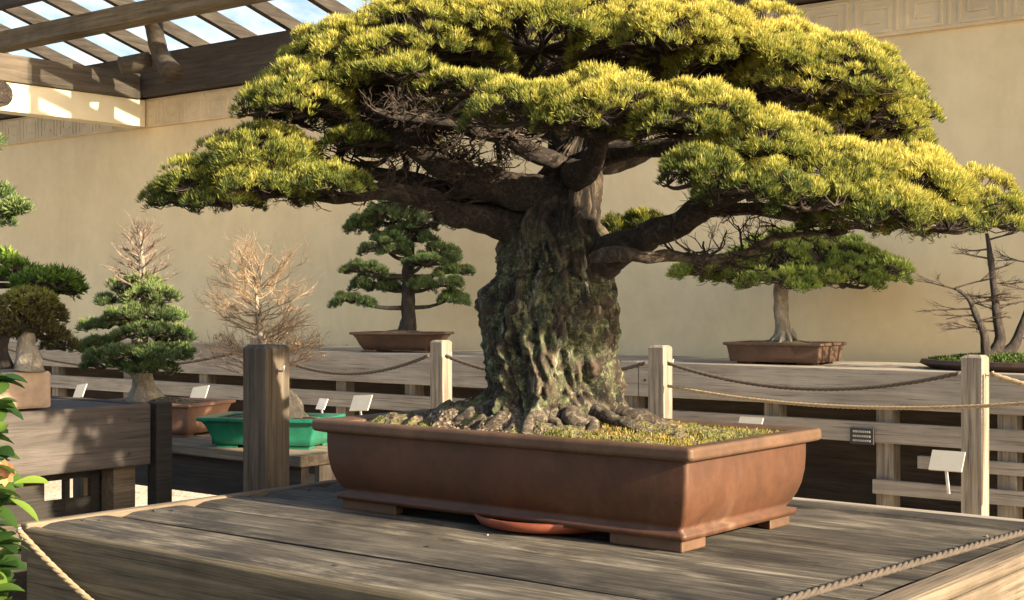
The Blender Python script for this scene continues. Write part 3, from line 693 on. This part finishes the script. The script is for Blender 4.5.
def PW(l): return [W(*q[:3]) for q in l], [q[3] for q in l]
limbs = [
 [(560,205,3.9,.085),(520,192,3.88,.075),(470,182,3.84,.066),(428,156,3.8,.056),(392,134,3.8,.044),(350,112,3.8,.028),(310,100,3.8,.010)],
 [(530,240,3.92,.070),(495,226,3.9,.056),(462,216,3.85,.044),(425,199,3.8,.036),(370,190,3.75,.026),(310,193,3.74,.018),(250,186,3.74,.012),(190,186,3.74,.006)],
 [(530,222,3.95,.045),(480,208,3.95,.032),(410,178,3.95,.03),(340,166,3.95,.02),(280,160,3.9,.012)],
 [(570,262,3.88,.085),(612,252,3.8,.068),(655,232,3.7,.052),(700,208,3.6,.044),(745,190,3.52,.038),(800,186,3.48,.030),(860,198,3.46,.022),(930,208,3.5,.012),(985,214,3.6,.006)],
 [(580,268,3.88,.040),(628,257,3.72,.024),(668,258,3.68,.022),(712,262,3.66,.020),(752,254,3.66,.015),(800,236,3.64,.010),(860,228,3.64,.005)],
 [(675,222,3.66,.030),(740,210,3.62,.024),(800,214,3.58,.020),(870,213,3.58,.016),(930,224,3.64,.008)],
 [(580,170,3.95,.060),(618,135,3.9,.050),(668,120,3.9,.038),(730,100,3.88,.028),(800,92,3.85,.016),(860,92,3.85,.008)],
 [(575,160,3.95,.055),(548,120,3.98,.044),(505,88,4.0,.034),(450,66,4.0,.022),(390,55,3.95,.012)],
 [(585,130,3.93,.045),(610,90,3.95,.034),(650,58,4.0,.022),(700,45,4.05,.012)],
 [(575,175,3.85,.05),(590,150,3.7,.040),(610,132,3.55,.030),(650,120,3.45,.020),(700,118,3.42,.010)],
 [(575,180,4.0,.05),(560,140,4.2,.04),(520,110,4.4,.03),(470,95,4.55,.016)],
 [(585,165,4.0,.045),(660,148,4.15,.036),(730,150,4.25,.028),(800,135,4.3,.015)],
 [(585,160,3.85,.04),(670,150,3.6,.030),(740,152,3.45,.024),(800,150,3.38,.016),(850,160,3.36,.010)],
 [(574,172,3.90,.036),(530,148,3.84,.032),(480,130,3.75,.026),(430,120,3.6,.018),(380,112,3.55,.010)],
]
limbpts = []
for i, L in enumerate(limbs):
    P, R_ = PW(L); 
    # gentle irregularity
    P = [P[0]]+[p+Vector((rnd.uniform(-.01,.01), rnd.uniform(-.02,.02), rnd.uniform(-.008,.008))) for p in P[1:]]
    P2 = [P[0]]; R2 = [R_[0]*.85]
    for a_, b_, r_, r2_ in zip(P, P[1:], R_, R_[1:]):
        P2.append(a_.lerp(b_, .5)+Vector((rnd.uniform(-.012,.012), rnd.uniform(-.02,.02), rnd.uniform(-.016,.016)))); R2.append((r_+r2_)*.36); P2.append(b_); R2.append(r2_*.74)
    mb = MB(); pts = branch_mesh(mb, P2, R2, 14, 6, .34, 19, i*3)
    ob = mb.build('branch', M['branch'] if i not in (4,5) else M['lightbranch'], big, smooth=True)
    if i in (4,5): ob['label'] = 'pale weathered lower branch'
    limbpts += pts[6:]
    # side shoots
    sh = MB()
    tang = i in (0,1,2,7,10,13,6)
    for j in range(int(len(pts)*(.34 if tang else .42)), len(pts)-2, 2):
        f_ = 1-.6*j/len(pts)
        for q in range(5 if i in (0,7,13,10) else 2):
            d = Vector((rnd.uniform(-1,1), rnd.uniform(-1,1), rnd.uniform(-.2 if i == 1 else -.4 if tang else -.15,.8 if tang else .6)))
            ramify(sh, pts[j], d, rnd.uniform(.06,.13)*f_+.02, .0065*f_, 3 if q == 0 else 2, .7, .9, (2,4), None, rnd, .6)
    sh.build('side_shoots', M['twig'], ob, smooth=True)

# (px, t, z above eye, half width, half depth, dome height, tint)
pads = [
 (540,3.95,.715,.54,.44,.150,.70),(420,3.85,.665,.24,.30,.13,.68),(665,3.85,.680,.26,.36,.13,.70),
 (358,3.86,.600,.19,.28,.15,.62),(308,3.76,.510,.135,.20,.11,.58),(262,3.70,.500,.055,.10,.05,.5),(395,3.66,.585,.14,.14,.05,.5),
 (745,3.90,.640,.26,.34,.13,.68),(810,3.88,.570,.24,.30,.135,.68),(866,3.98,.500,.155,.24,.12,.66),
 (530,3.42,.450,.15,.12,.075,.62),(610,3.40,.450,.18,.16,.10,.66),(690,3.38,.425,.16,.15,.095,.64),
 (765,3.38,.362,.16,.16,.10,.66),(835,3.42,.300,.17,.18,.10,.68),(905,3.58,.260,.18,.20,.12,.66),(965,3.80,.215,.13,.22,.115,.58),
 (700,3.28,.290,.10,.10,.06,.44),(755,3.24,.255,.11,.11,.065,.48),(812,3.24,.225,.10,.10,.06,.52),(876,3.30,.200,.12,.10,.07,.54),(925,3.42,.190,.10,.10,.06,.5),
 (265,3.76,.375,.15,.20,.09,.54),(215,3.80,.310,.12,.18,.08,.48),(178,3.84,.275,.075,.12,.06,.42),(262,3.68,.285,.13,.14,.07,.44),(325,3.66,.300,.10,.12,.05,.40),(225,3.70,.262,.10,.10,.04,.38),
 (480,4.50,.700,.34,.24,.12,.55),(430,4.45,.560,.16,.14,.06,.40),(390,4.35,.470,.12,.12,.05,.36),(470,3.60,.545,.13,.10,.03,.44),(740,4.40,.610,.38,.26,.11,.55),(340,4.25,.590,.18,.2,.09,.5),(870,4.20,.475,.15,.18,.08,.55),
 (622,4.25,.205,.08,.08,.045,.34),(642,4.2,.235,.05,.06,.03,.34),(845,3.60,.205,.12,.12,.03,.34),(400,3.9,.43,.10,.10,.03,.34),(440,3.75,.50,.10,.10,.03,.4),(360,3.8,.43,.08,.1,.03,.4),
]
for i, (px, t, z, ru, rw, hz_, ti) in enumerate(pads):
    ctr = W(px, 300, t); ctr.z = EYE+z
    nd = min(limbpts, key=lambda p: (p-ctr).length+max(0, p.z-ctr.z)*2)
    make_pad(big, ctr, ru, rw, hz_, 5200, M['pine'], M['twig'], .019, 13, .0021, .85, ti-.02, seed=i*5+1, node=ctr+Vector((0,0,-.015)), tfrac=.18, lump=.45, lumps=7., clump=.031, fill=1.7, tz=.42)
    # feeder branch from nearest limb
    if (nd-ctr).length > .03:
        mb = MB(); md = nd.lerp(ctr, .5)+Vector((rnd.uniform(-.03,.03), rnd.uniform(-.03,.03), -.02))
        branch_mesh(mb, [nd, md, ctr+Vector((0,0,-.01))], [.013,.010,.006], 8, 6, .3, 20, i)
        mb.build('branch', M['branch'], big, smooth=True)

# ------------------------------------------------------------------ background bonsai
def small_pot(cx, cy, z, hx, hy, h, mat, parent, flare=.015, feet=True, rot=0, soilmat=None, flat=True, straight=False):
    prof = [(flare+.02,.012),(flare+.012,.014),(flare*.6+.01,h*.35),(flare*.3+.004,h*.7),(0,h-.015)] if straight else [(.06*min(1,h*8),.012),(.035,.014),(.012+flare,h*.35),(.006+flare*.4,h*.7),(0,h-.015)]
    p = pot(cx, cy, z, hx, hy, prof,
        [(-.002,h-.018),(-.014,h-.014),(-.014,h-.002),(-.010,h),(.006,h)], mat, mat, parent,
        feet=(min(.1,hx*.4),.06,.013,.03,.045) if feet else None, rot=rot, r=.010)
    mb = MB(); n = 14
    for i in range(n+1):
        for j in range(n+1):
            x = (i/n*2-1)*(hx-.03); y = (j/n*2-1)*(hy-.03)
            mb.v.append((cx+x*math.cos(rot)-y*math.sin(rot), cy+x*math.sin(rot)+y*math.cos(rot), z+h-.018+.035*math.exp(-((x/hx)**2+(y/hy)**2)*2.5)+rnd.uniform(-.003,.003)))
    for i in range(n):
        for j in range(n): q = i*(n+1)+j; mb.f.append([q,q+n+1,q+n+2,q+1])
    mb.build('soil', soilmat or M['soil'], parent, smooth=True)
    return p
def taper(mb, pts, rad, seed, n=10, nz=.2, nf=25): return branch_mesh(mb, pts, rad, n, 6, nz, nf, seed)

# T1: dark tiered pine left of the big trunk
Yb1 = 6.82
def on_bench(px, Y=Yb1): return Y/(c_+s_*(px-512)/F)      # distance along the view axis for a bearing at depth line Y
t1 = on_bench(405); b1 = W(402, 300, t1)
T1 = thing('bonsai_tree', 'dark green tiered pine bonsai in a flared dark brown pot, left of the giant trunk', 'bonsai', (b1.x, b1.y, BZ), 'small bonsai on the wall bench')
small_pot(b1.x, b1.y, BZ, .28, .18, .13, M['brownpot'], T1, .045, rot=.30, straight=True)
mb = MB(); tp = taper(mb, [W(406,338,t1),W(408,318,t1),W(408,285,t1),W(409,260,t1),W(410,235,t1),W(412,215,t1)], [.075,.048,.044,.038,.028,.012], 4, 14); mb.build('trunk', M['darkbark'], T1, smooth=True)
for i, (x, y, dt, hw, hh) in enumerate(((352,301,-.05,22,9),(375,285,.1,28,12),(362,270,-.1,22,10),(385,250,-.1,25,14),(412,238,.0,34,16),(440,256,-.05,24,14),(452,270,.1,18,9),(436,285,-.05,25,10),(452,299,.05,17,9),(408,215,0,46,18),(390,222,.15,28,14),(435,222,-.12,26,16),(425,262,-.2,20,9),(360,226,0,14,10))):
    c = W(x, y, t1+dt); k = t1/F
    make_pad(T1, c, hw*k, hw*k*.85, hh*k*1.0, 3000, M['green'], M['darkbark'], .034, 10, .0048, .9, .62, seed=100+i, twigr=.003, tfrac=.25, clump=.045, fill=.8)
    mb = MB(); a = min(tp, key=lambda p: abs(p.z-c.z+.05)); taper(mb, [a, a.lerp(c, .5)+Vector((0,0,-.02)), c], [.018,.013,.006], i, 7); mb.build('branch', M['darkbark'], T1, smooth=True)

# T2: wide flat-topped pine on pale trunk
t2 = on_bench(782); b2 = W(785, 300, t2)
T2 = thing('bonsai_tree', 'flat-topped pine bonsai on a straight pale trunk in a wide brown rectangular pot', 'bonsai', (b2.x, b2.y, BZ), 'small bonsai on the wall bench')
small_pot(b2.x, b2.y, BZ, .265, .18, .115, M['brownpot'], T2, .002, rot=.10, straight=True)
mb = MB(); tp = taper(mb, [W(782,345,t2),W(782,328,t2),W(781,305,t2),W(782,285,t2),W(784,268,t2),W(790,250,t2)], [.062,.046,.042,.041,.045,.03], 9, 16, .3, 18); mb.build('trunk', M['palebark'], T2, smooth=True)
rt = MB()
for k in range(9):
    a = 2*math.pi*k/9; d = Vector((math.cos(a), math.sin(a), 0)); q = Vector((b2.x, b2.y, BZ+.12)); taper(rt, [q+d*.03+Vector((0,0,.06)), q+d*.05+Vector((0,0,.03)), q+d*.075+Vector((0,0,.005)), q+d*.10-Vector((0,0,.02))], [.016,.013,.009,.005], k, 6)
rt.build('surface_roots', M['palebark'], T2, smooth=True)
for i, (x, y, dt, hw, hh) in enumerate(((770,252,0,50,22),(825,248,.0,50,22),(870,256,-.05,36,16),(720,254,-.05,34,10),(800,240,.2,60,20),(745,262,.1,40,10),(840,268,-.15,45,12),(780,268,-.2,40,12),(885,262,.1,24,12),(690,258,.05,22,7))):
    c = W(x, y+13, t2+dt); k = t2/F
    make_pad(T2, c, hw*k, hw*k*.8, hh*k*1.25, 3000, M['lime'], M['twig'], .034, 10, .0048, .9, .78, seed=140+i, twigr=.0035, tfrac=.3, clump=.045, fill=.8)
    mb = MB(); a = tp[-8]; taper(mb, [a, a.lerp(c, .5)+Vector((0,0,.01)), c], [.028,.02,.009], i, 8); mb.build('branch', M['branch'], T2, smooth=True)

# T3: bare multi-trunk tree on a mossy slab, right edge
t3 = on_bench(1000); b3 = W(1003, 300, t3)
T3 = thing('bonsai_tree', 'bare dark multi-trunk bonsai on a low mossy slab at the right edge', 'bonsai', (b3.x, b3.y, BZ), 'small bonsai on the wall bench')
sl = MB(); n = 40; sc = b3+Vector((.12,.02,0))
for zz, q in ((0,.88),(.025,1),(.045,.98)):
    for k in range(n): a = 2*math.pi*k/n; sl.v.append((sc.x+q*.55*math.cos(a)*(1+.03*math.sin(3*a)), sc.y+q*.24*math.sin(a), BZ+zz))
for i in range(2):
    for k in range(n): sl.f.append([i*n+k,i*n+(k+1)%n,(i+1)*n+(k+1)%n,(i+1)*n+k])
sl.f.append([2*n+k for k in range(n)]); sl.build('slab', M['brownpot'], T3)
N = 1600; a = rng.uniform(0, 2*math.pi, N); q = np.sqrt(rng.uniform(0,1,N)); Pm = np.stack([sc.x+q*.5*np.cos(a), sc.y+q*.2*np.sin(a), BZ+.045+.035*(1-q**2)-.01], 1)
V, Fc, T = tufts(Pm, np.tile([0,0,1.], (N,1)), .02, 8, .006, .9, rng.uniform(.0,.22,N)); link_mesh('moss', V, Fc, M['lime'], T3, tint=T)
rr3 = random.Random(3); tips = []
for i, (P, R_) in enumerate(((((986,358),(984,335),(976,315),(968,298),(955,288)),(.028,.02,.016,.012,.006)),(((990,358),(1000,340),(996,310),(992,270),(988,240),(984,222)),(.034,.028,.02,.017,.011,.005)),(((1000,360),(1014,345),(1024,320),(1034,290),(1036,250),(1030,215)),(.036,.026,.02,.016,.01,.005)))):
    mb = MB(); pts = taper(mb, [W(x, y, t3+.02*i) for x, y in P], R_, i, 8, .2); mb.build('trunk', M['darkbark'], T3, smooth=True)
    tw = MB()
    for j in range(8, len(pts), 2):
        sgn = -1 if rr3.random() < .5 else 1
        ramify(tw, pts[j], Vector((sgn*c_, sgn*s_, rr3.uniform(-.15,.35))), rr3.uniform(.08,.16), .0055, 3, .35, .75, (3,4), tips, rr3)
    tw.build('twigs', M['twig'], T3)

# side table with green pot, twiggy tree; orange pot, spire tree
SZ = .70; SX0, SX1, SY0, SY1 = -6.9, -4.02, 3.72, 4.75
side = thing('side_table', 'low grey slab table carrying the green pot and the orange pot', 'table', (-5.4, 4.2, 0))
MB().box(SX0, SX1, SY0, SY1, SZ-.045, SZ).build('tabletop', M['timber_x'], side, bevel=.006)
MB().box(SX0+.03, SX1-.03, SY0+.03, SY0+.07, SZ-.20, SZ-.047).build('fascia_board', M['dark_x'], side)
MB().box(SX0+.03, SX1-.03, SY1-.07, SY1-.03, SZ-.20, SZ-.047).build('fascia_board', M['dark_x'], side)
for xx in (SX0+.15, SX1-.16):
    for yy in (SY0+.12, SY1-.12): MB().box(xx-.05, xx+.05, yy-.045, yy+.045, 0, SZ-.202).build('leg', M['postdark'], side, bevel=.004)
MB().box(SX1-.028, SX1-.002, SY0+.1, SY1-.1, SZ-.22, SZ-.047).build('fascia_board', M['post'], side)

t4 = 5.8; b4 = W(272, 300, t4)
T4 = thing('bonsai_tree', 'bare tan twiggy deciduous bonsai in a turquoise green glazed pot', 'bonsai', (b4.x, b4.y, SZ), 'bonsai on the side table')
small_pot(b4.x, b4.y, SZ, .25, .15, .125, M['greenpot'], T4, .02, rot=.45)
mb = MB(); pts = taper(mb, [W(284,418,t4),W(283,405,t4),W(276,388,t4),W(268,368,t4),W(262,345,t4),W(258,315,t4),W(256,285,t4)], [.11,.07,.040,.026,.017,.009,.004], 2, 12); mb.build('trunk', M['palebark'], T4, smooth=True)
rr4 = random.Random(11); tips = []; k4 = t4/F; root = W(262, 372, t4)
tw = MB()
for i in range(64):
    a = 2*math.pi*i*.618; u = rr4.random()**1.3
    z = 362-108*u; wd = (66*(1-u)**.5+8)*k4*rr4.uniform(.55,1)
    e = W(260, z, t4)+Vector((math.cos(a)*wd, math.sin(a)*wd, 0)); st = min(pts, key=lambda p: abs(p.z-(e.z-.07)))
    e = st.lerp(e, .72); md = st.lerp(e, .5)+Vector([rr4.uniform(-.03,.03) for _ in range(3)]); p, r = smooth_path([st, md, e], [.0036,.0026,.0016], 3); tw.tube(p, r, 5, cap=False)
    for j in range(3):
        q = p[len(p)//2+j]; d = (e-st).normalized()+Vector((rr4.uniform(-.6,.6), rr4.uniform(-.6,.6), rr4.uniform(-.05,.4)))
        ramify(tw, q, d, .13*rr4.uniform(.6,1.1), .0021, 2, .3, .8, (3,4), tips, rr4, .4)
tw.build('twigs', M['tantwig'], T4)
Pt = np.array([tuple(p) for p in tips]); sel = (rng.uniform(size=len(Pt)) < np.where(Pt[:, 2] < W(0,335,t4).z, .30, 0)); Pt = Pt[sel]
V, Fc, T = tufts(Pt, np.tile([0,0,1.], (len(Pt),1)), .010, 4, .006, 1.2, rng.uniform(0,1,len(Pt))); struct(link_mesh('buds', V, Fc, M['orangeleaf'], T4, tint=T), 'stuff')

t5 = 6.35; b5 = W(150, 300, t5)
T5 = thing('bonsai_tree', 'conical green bonsai with a bare twiggy spire top in an orange pot', 'bonsai', (b5.x, b5.y, SZ), 'bonsai on the side table')
small_pot(b5.x+.06, b5.y+.03, SZ, .25, .17, .15, M['orangepot'], T5, .01, rot=.3)
mb = MB(); tp5 = taper(mb, [W(148,412,t5),W(146,398,t5),W(143,378,t5),W(140,350,t5),W(141,310,t5),W(142,270,t5),W(140,228,t5)], [.12,.08,.05,.036,.028,.014,.004], 5, 12, .3); mb.build('trunk', M['palebark'], T5, smooth=True)
for i, (x, y, dt, hw, hh) in enumerate(((136,287,0,24,14),(150,296,-.1,26,12),(118,300,.1,24,11),(140,314,-.1,36,14),(166,318,.1,24,11),(108,325,-.05,26,12),(150,332,-.15,36,12),(172,338,0,18,10),(100,345,.1,24,10),(140,352,-.2,52,9),(165,352,-.1,26,10),(112,362,-.15,34,7),(150,366,-.25,26,6))):
    c = W(x, y, t5+dt); k = t5/F
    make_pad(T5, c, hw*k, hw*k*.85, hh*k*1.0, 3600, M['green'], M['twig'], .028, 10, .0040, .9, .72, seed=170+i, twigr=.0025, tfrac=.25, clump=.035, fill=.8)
rr5 = random.Random(5); tw = MB()
for i in range(34):
    u = i/34; z = 286-58*u; a = i*2.4; wd = (30*(1-u)**.7+3)*t5/F
    e = W(141, z-4, t5)+Vector((math.cos(a)*wd, math.sin(a)*wd, 0)); st = W(141, z+6, t5)
    p, r = smooth_path([st, st.lerp(e,.5), e], [.006,.004,.002], 3); tw.tube(p, r, 4, cap=False)
    for j in range(4): ramify(tw, p[2+j], (e-st).normalized()+Vector((rr5.uniform(-.5,.5),rr5.uniform(-.5,.5),.25)), .05, .0026, 2, .3, .8, (2,3), None, rr5)
tw.build('twigs', M['greytwig'], T5)

# ------------------------------------------------------------------ left table
LZ = .935; LX = -4.11
lt = thing('display_table', 'raised grey planter-like table at the left edge with a deep fascia', 'table', (LX-.6, 2.2, 0))
MB().box(LX-1.3, LX-.04, .6, 3.07, LZ-.05, LZ-.006).build('tabletop', M['grey_y'], lt, bevel=.004)
MB().box(LX-.038, LX, .6, 3.09, LZ-.215, LZ).build('fascia_board', M['grey_y'], lt, bevel=.005)
MB().box(LX-1.3, LX-.06, 3.072, 3.11, LZ-.215, LZ).build('fascia_board', M['dark_x'], lt, bevel=.005)
MB().box(LX-.056, LX-.002, 3.115, 3.185, 0, LZ).build('corner_post', M['verydark'], lt, bevel=.004)
for xx, yy in ((LX-1.2, 2.98), (LX-1.2, .8), (LX-.12, .8)): MB().box(xx-.05, xx+.05, yy-.05, yy+.05, 0, LZ-.052).build('leg', M['postdark'], lt)
MB().box(LX-.12, LX-.05, 2.97, 3.06, 0, LZ-.217).build('leg', M['fascia_y'], lt)
MB().box(LX-.10, LX-.07, .6, 2.96, .48, .56).build('rail', M['dark_y'], lt)
nl = MB()
for yy, zz in ((3.0,-.05),(3.0,-.17),(2.25,-.05)): nl.tube([(LX+.003,yy,LZ+zz),(LX-.01,yy,LZ+zz)], .007, 8)
nl.build('nail', M['black'], lt)
pn = MB()
for ya, yb in ((.6,2.755),(2.835,2.855),(2.94,3.06)): pn.box(LX-.16, LX-.14, ya, yb, .03, LZ-.06)
for ya, yb in ((2.7555,2.8345),(2.8555,2.9395)): pn.box(LX-.159, LX-.141, ya, yb, .03, .612); pn.box(LX-.159, LX-.141, ya, yb, .68, LZ-.06)
pn.build('dark_backing', M['verydark'], lt)
# stone pot with bronze bush
t6 = 4.75; b6 = W(12, 300, t6)
T6 = thing('bonsai_tree', 'bronze-brown mounded bonsai with pale rock in a buff stone block pot', 'bonsai', (b6.x, b6.y, LZ), 'bonsai on the left table')
MB().box(b6.x-.16, b6.x+.08, b6.y-.20, b6.y+.10, LZ, LZ+.125).build('pot', M['stonepot'], T6, bevel=.01)
mb = MB(); taper(mb, [W(26,370,t6),W(27,358,t6),W(25,345,t6),W(29,332,t6)], [.055,.045,.032,.02], 3, 9, .35, 30); mb.build('rock', M['palebark'], T6, smooth=True)
mb = MB(); taper(mb, [W(5,368,t6),W(2,350,t6),W(8,330,t6),W(20,318,t6)], [.03,.02,.016,.01], 3, 8); mb.build('trunk', M['darkbark'], T6, smooth=True)
for i, (x, y, dt, hw, hh, ti) in enumerate(((12,322,0,34,26,.3),(40,318,.1,28,20,.35),(32,300,0,26,14,.9),(-10,330,0,30,24,.3),(48,335,.15,22,14,.25),(60,345,.3,20,12,.3))):
    c = W(x, y, t6+dt); k = t6/F
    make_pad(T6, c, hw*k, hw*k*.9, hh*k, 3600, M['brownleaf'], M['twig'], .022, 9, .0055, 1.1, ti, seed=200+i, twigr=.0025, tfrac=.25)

# T7 pine leaning in from the left
t7 = 4.9; b7 = W(-75, 300, t7)
T7 = thing('bonsai_tree', 'bright green pine whose foliage reaches in from the left edge above the bronze bonsai', 'bonsai', (b7.x, b7.y, LZ), 'bonsai on the left table')
small_pot(b7.x, b7.y, LZ, .24, .17, .12, M['brownpot'], T7, .01)
mb = MB(); tp7 = taper(mb, [W(-75,368,t7),W(-70,330,t7),W(-60,280,t7),W(-50,220,t7),W(-45,170,t7)], [.06,.045,.035,.02,.01], 3, 12); mb.build('trunk', M['darkbark'], T7, smooth=True)
for i, (x, y, dt, hw, hh) in enumerate(((12,272,0,32,18),(48,282,-.1,30,14),(-25,262,.1,40,20),(0,218,0,14,14),(-20,190,.1,30,12),(14,205,0,12,5),(-30,140,0,34,16),(66,288,0,16,9))):
    c = W(x, y, t7+dt); k = t7/F
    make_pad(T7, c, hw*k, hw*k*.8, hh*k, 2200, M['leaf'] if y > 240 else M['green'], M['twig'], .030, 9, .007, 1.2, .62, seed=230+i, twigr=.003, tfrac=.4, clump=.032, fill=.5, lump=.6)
    mb = MB(); a = min(tp7, key=lambda p: abs(p.z-c.z)); taper(mb, [a, a.lerp(c,.5)+Vector((0,0,.01)), c], [.016,.011,.005], i, 7); mb.build('branch', M['darkbark'], T7, smooth=True)
mb = MB(); taper(mb, [W(-10,205,t7),W(10,205,t7),W(30,199,t7)], [.007,.005,.003], 1, 6); mb.build('branch', M['darkbark'], T7, smooth=True)

# foreground leafy shrub, lower left
sh = thing('leafy_shrub', 'broad-leaved glossy shrub close to the camera at the lower left edge', 'shrub', (W(-60,300,2.3).x, W(-60,300,2.3).y, 0))
rs = random.Random(21); st = MB(); LV = []; LF = []; LT = []
def leaf(p, d, L, w, tint, droop=.25):
    d = d.normalized(); sd = d.cross(Vector((rs.uniform(-.4,.4), rs.uniform(-.4,.4), 1))).normalized(); up_ = sd.cross(d)
    b = len(LV); n = 6
    for i in range(n+1):
        u = i/n; ww = w*math.sin(math.pi*min(1, u*.93+.05))**.75*.5; c0 = p+d*L*u-Vector((0,0,droop*L*u*u))
        LV.extend([tuple(c0-sd*ww+up_*ww*.35), tuple(c0), tuple(c0+sd*ww+up_*ww*.35)])
    for i in range(n):
        for j in range(2): q = b+i*3+j; LF.append([q,q+1,q+4,q+3]); LT.append(tint)
for i in range(9):
    a = W(-60+rs.uniform(-30,25), 300, 2.3+rs.uniform(-.15,.15)); a.z = 0
    px = rs.uniform(-45, 2); py = rs.uniform(375, 560); e = W(px, py, 2.25+rs.uniform(-.2,.2))
    p, r = smooth_path([a, a.lerp(e,.5)+Vector((rs.uniform(-.05,.05),rs.uniform(-.05,.05),.08)), e], [.007,.005,.002], 7); st.tube(p, r, 6)
    for j in range(4, len(p)):
        for q in range(5):
            d = Vector((rs.uniform(-1,1), rs.uniform(-1,1), rs.uniform(-.3,.7))); leaf(p[j], d, rs.uniform(.04,.058), rs.uniform(.034,.048), rs.random()**2*.7)
p = W(22,480,2.2); leaf(W(14,484,2.2), Vector((c_,s_,.12)), .055, .034, 1.0, .1); leaf(W(10,500,2.2), Vector((c_,s_,-.5)), .05, .028, .7)
st.build('stems', M['twig'], sh, smooth=True)
lo = link_mesh('leaves', np.array(LV), np.array(LF), M['leaf'], sh, smooth=True, tint=LT)
fl = MB(); fc = W(5,472,2.15)
for k in range(9):
    a = 2*math.pi*k/9; d = (Vector((c_,s_,0))*math.cos(a)+Vector((0,0,1))*math.sin(a)-Vector((-s_,c_,0))*.5).normalized()
    sd = d.cross(Vector((-s_,c_,0))).normalized(); b = len(fl.v)
    fl.v += [tuple(fc), tuple(fc+d*.014+sd*.008), tuple(fc+d*.024), tuple(fc+d*.014-sd*.008)]; fl.f.append([b,b+1,b+2,b+3])
M['petal'] = plain('peach_petal', (.6,.28,.12), .6, .2, 30, .1, .001); o = fl.build('flower', M['petal'], sh); o['label'] = 'small peach-coloured flower'

# ------------------------------------------------------------------ cards and plates
def card(px, py, t, w, h, tilt, label, mat=M['white'], lean=.5):
    c = W(px, py, t); R_ = Vector((1, 0, 0)); U_ = Vector((0, math.sin(lean), math.cos(lean)))
    R2 = (R_*math.cos(tilt)+U_*math.sin(tilt)); U2 = (U_*math.cos(tilt)-R_*math.sin(tilt)); n_ = R2.cross(U2)
    th = thing('label_card', label, 'label', tuple(c-U2*h/2), 'plant name cards on the rails')
    MB().obox(c, R2*w/2, U2*h/2, n_*.004).build('plate', mat, th)
    MB().bar(c-U2*h*.4+n_*.003+Vector((0,.01,0)), Vector((c.x, c.y+.02, c.z-h/2-.10)), .012, .006).build('stake', M['metal'], th)
    return th
card(947,461,6.25,.15,.095,.0,'white blank card on the rail left of the right rope post')
card(361,403,8.3,.145,.10,.08,'white card below the bench under the flared dark pot')
card(322,404,8.4,.07,.07,0,'small grey card below the bench beside the green pot', M['metal'])
card(751,421,7.0,.13,.04,0,'pale narrow card showing just above the right rim of the giant pot')
card(199,394,9.3,.15,.11,.15,'tilted white card between the spire-topped bonsai and the dark post')
card(80,391,9.6,.10,.10,.15,'tilted white card under the foliage of the spire-topped bonsai')
sp = thing('name_plate', 'small black engraved plate on the rail behind the right end of the giant pot', 'sign', tuple(W(851,447,6.85)))
c = W(851,438,6.85); c.y = BY-.004
MB().box(c.x-.062, c.x+.062, BY-.006, BY+.010, c.z-.040, c.z+.040).build('plate', M['black'], sp, bevel=.002)
en = MB(); rs = random.Random(2)
for row in range(3):
    xx = c.x-.045
    while xx < c.x+.045:
        w_ = rs.uniform(.004,.009); zz = c.z+.022-.022*row; en.box(xx, xx+w_, BY-.008, BY-.0062, zz-.005, zz+.005); xx += w_+.0035
en.build('lettering', M['engrave'], sp)

# ------------------------------------------------------------------ light, sky, camera
EL = math.radians(20); AZ = Vector((1,-.005,0)).normalized()
sd = Vector((AZ.x*math.cos(EL), AZ.y*math.cos(EL), math.sin(EL)))
L = bpy.data.lights.new('sun', 'SUN'); L.energy = 5.0; L.angle = math.radians(.6); L.color = (1,.86,.64)
lo = bpy.data.objects.new('sun', L); C.objects.link(lo); lo.rotation_euler = sd.to_track_quat('Z', 'Y').to_euler()
w = bpy.data.worlds.new('World'); bpy.context.scene.world = w; w.use_nodes = True; nt = w.node_tree
sk = nt.nodes.new('ShaderNodeTexSky'); sk.sky_type = 'NISHITA'; sk.sun_disc = False; sk.sun_elevation = EL; sk.sun_rotation = math.atan2(AZ.x, AZ.y)
sk.dust_density = 2.5; sk.air_density = 1.0
nt.links.new(sk.outputs[0], nt.nodes['Background'].inputs[0]); nt.nodes['Background'].inputs[1].default_value = .088
cam = bpy.data.cameras.new('camera'); co = bpy.data.objects.new('camera', cam); C.objects.link(co)
co.location = (0,0,EYE); co.rotation_euler = (math.pi/2, 0, YAW); cam.sensor_width = 36; cam.lens = 36*F/1024; cam.clip_end = 1000; cam.clip_start = .02
sc = bpy.context.scene; sc.camera = co
vs = sc.view_settings; vs.view_transform = 'Standard'; vs.look = 'None'; vs.exposure = 1.76; vs.gamma = 1
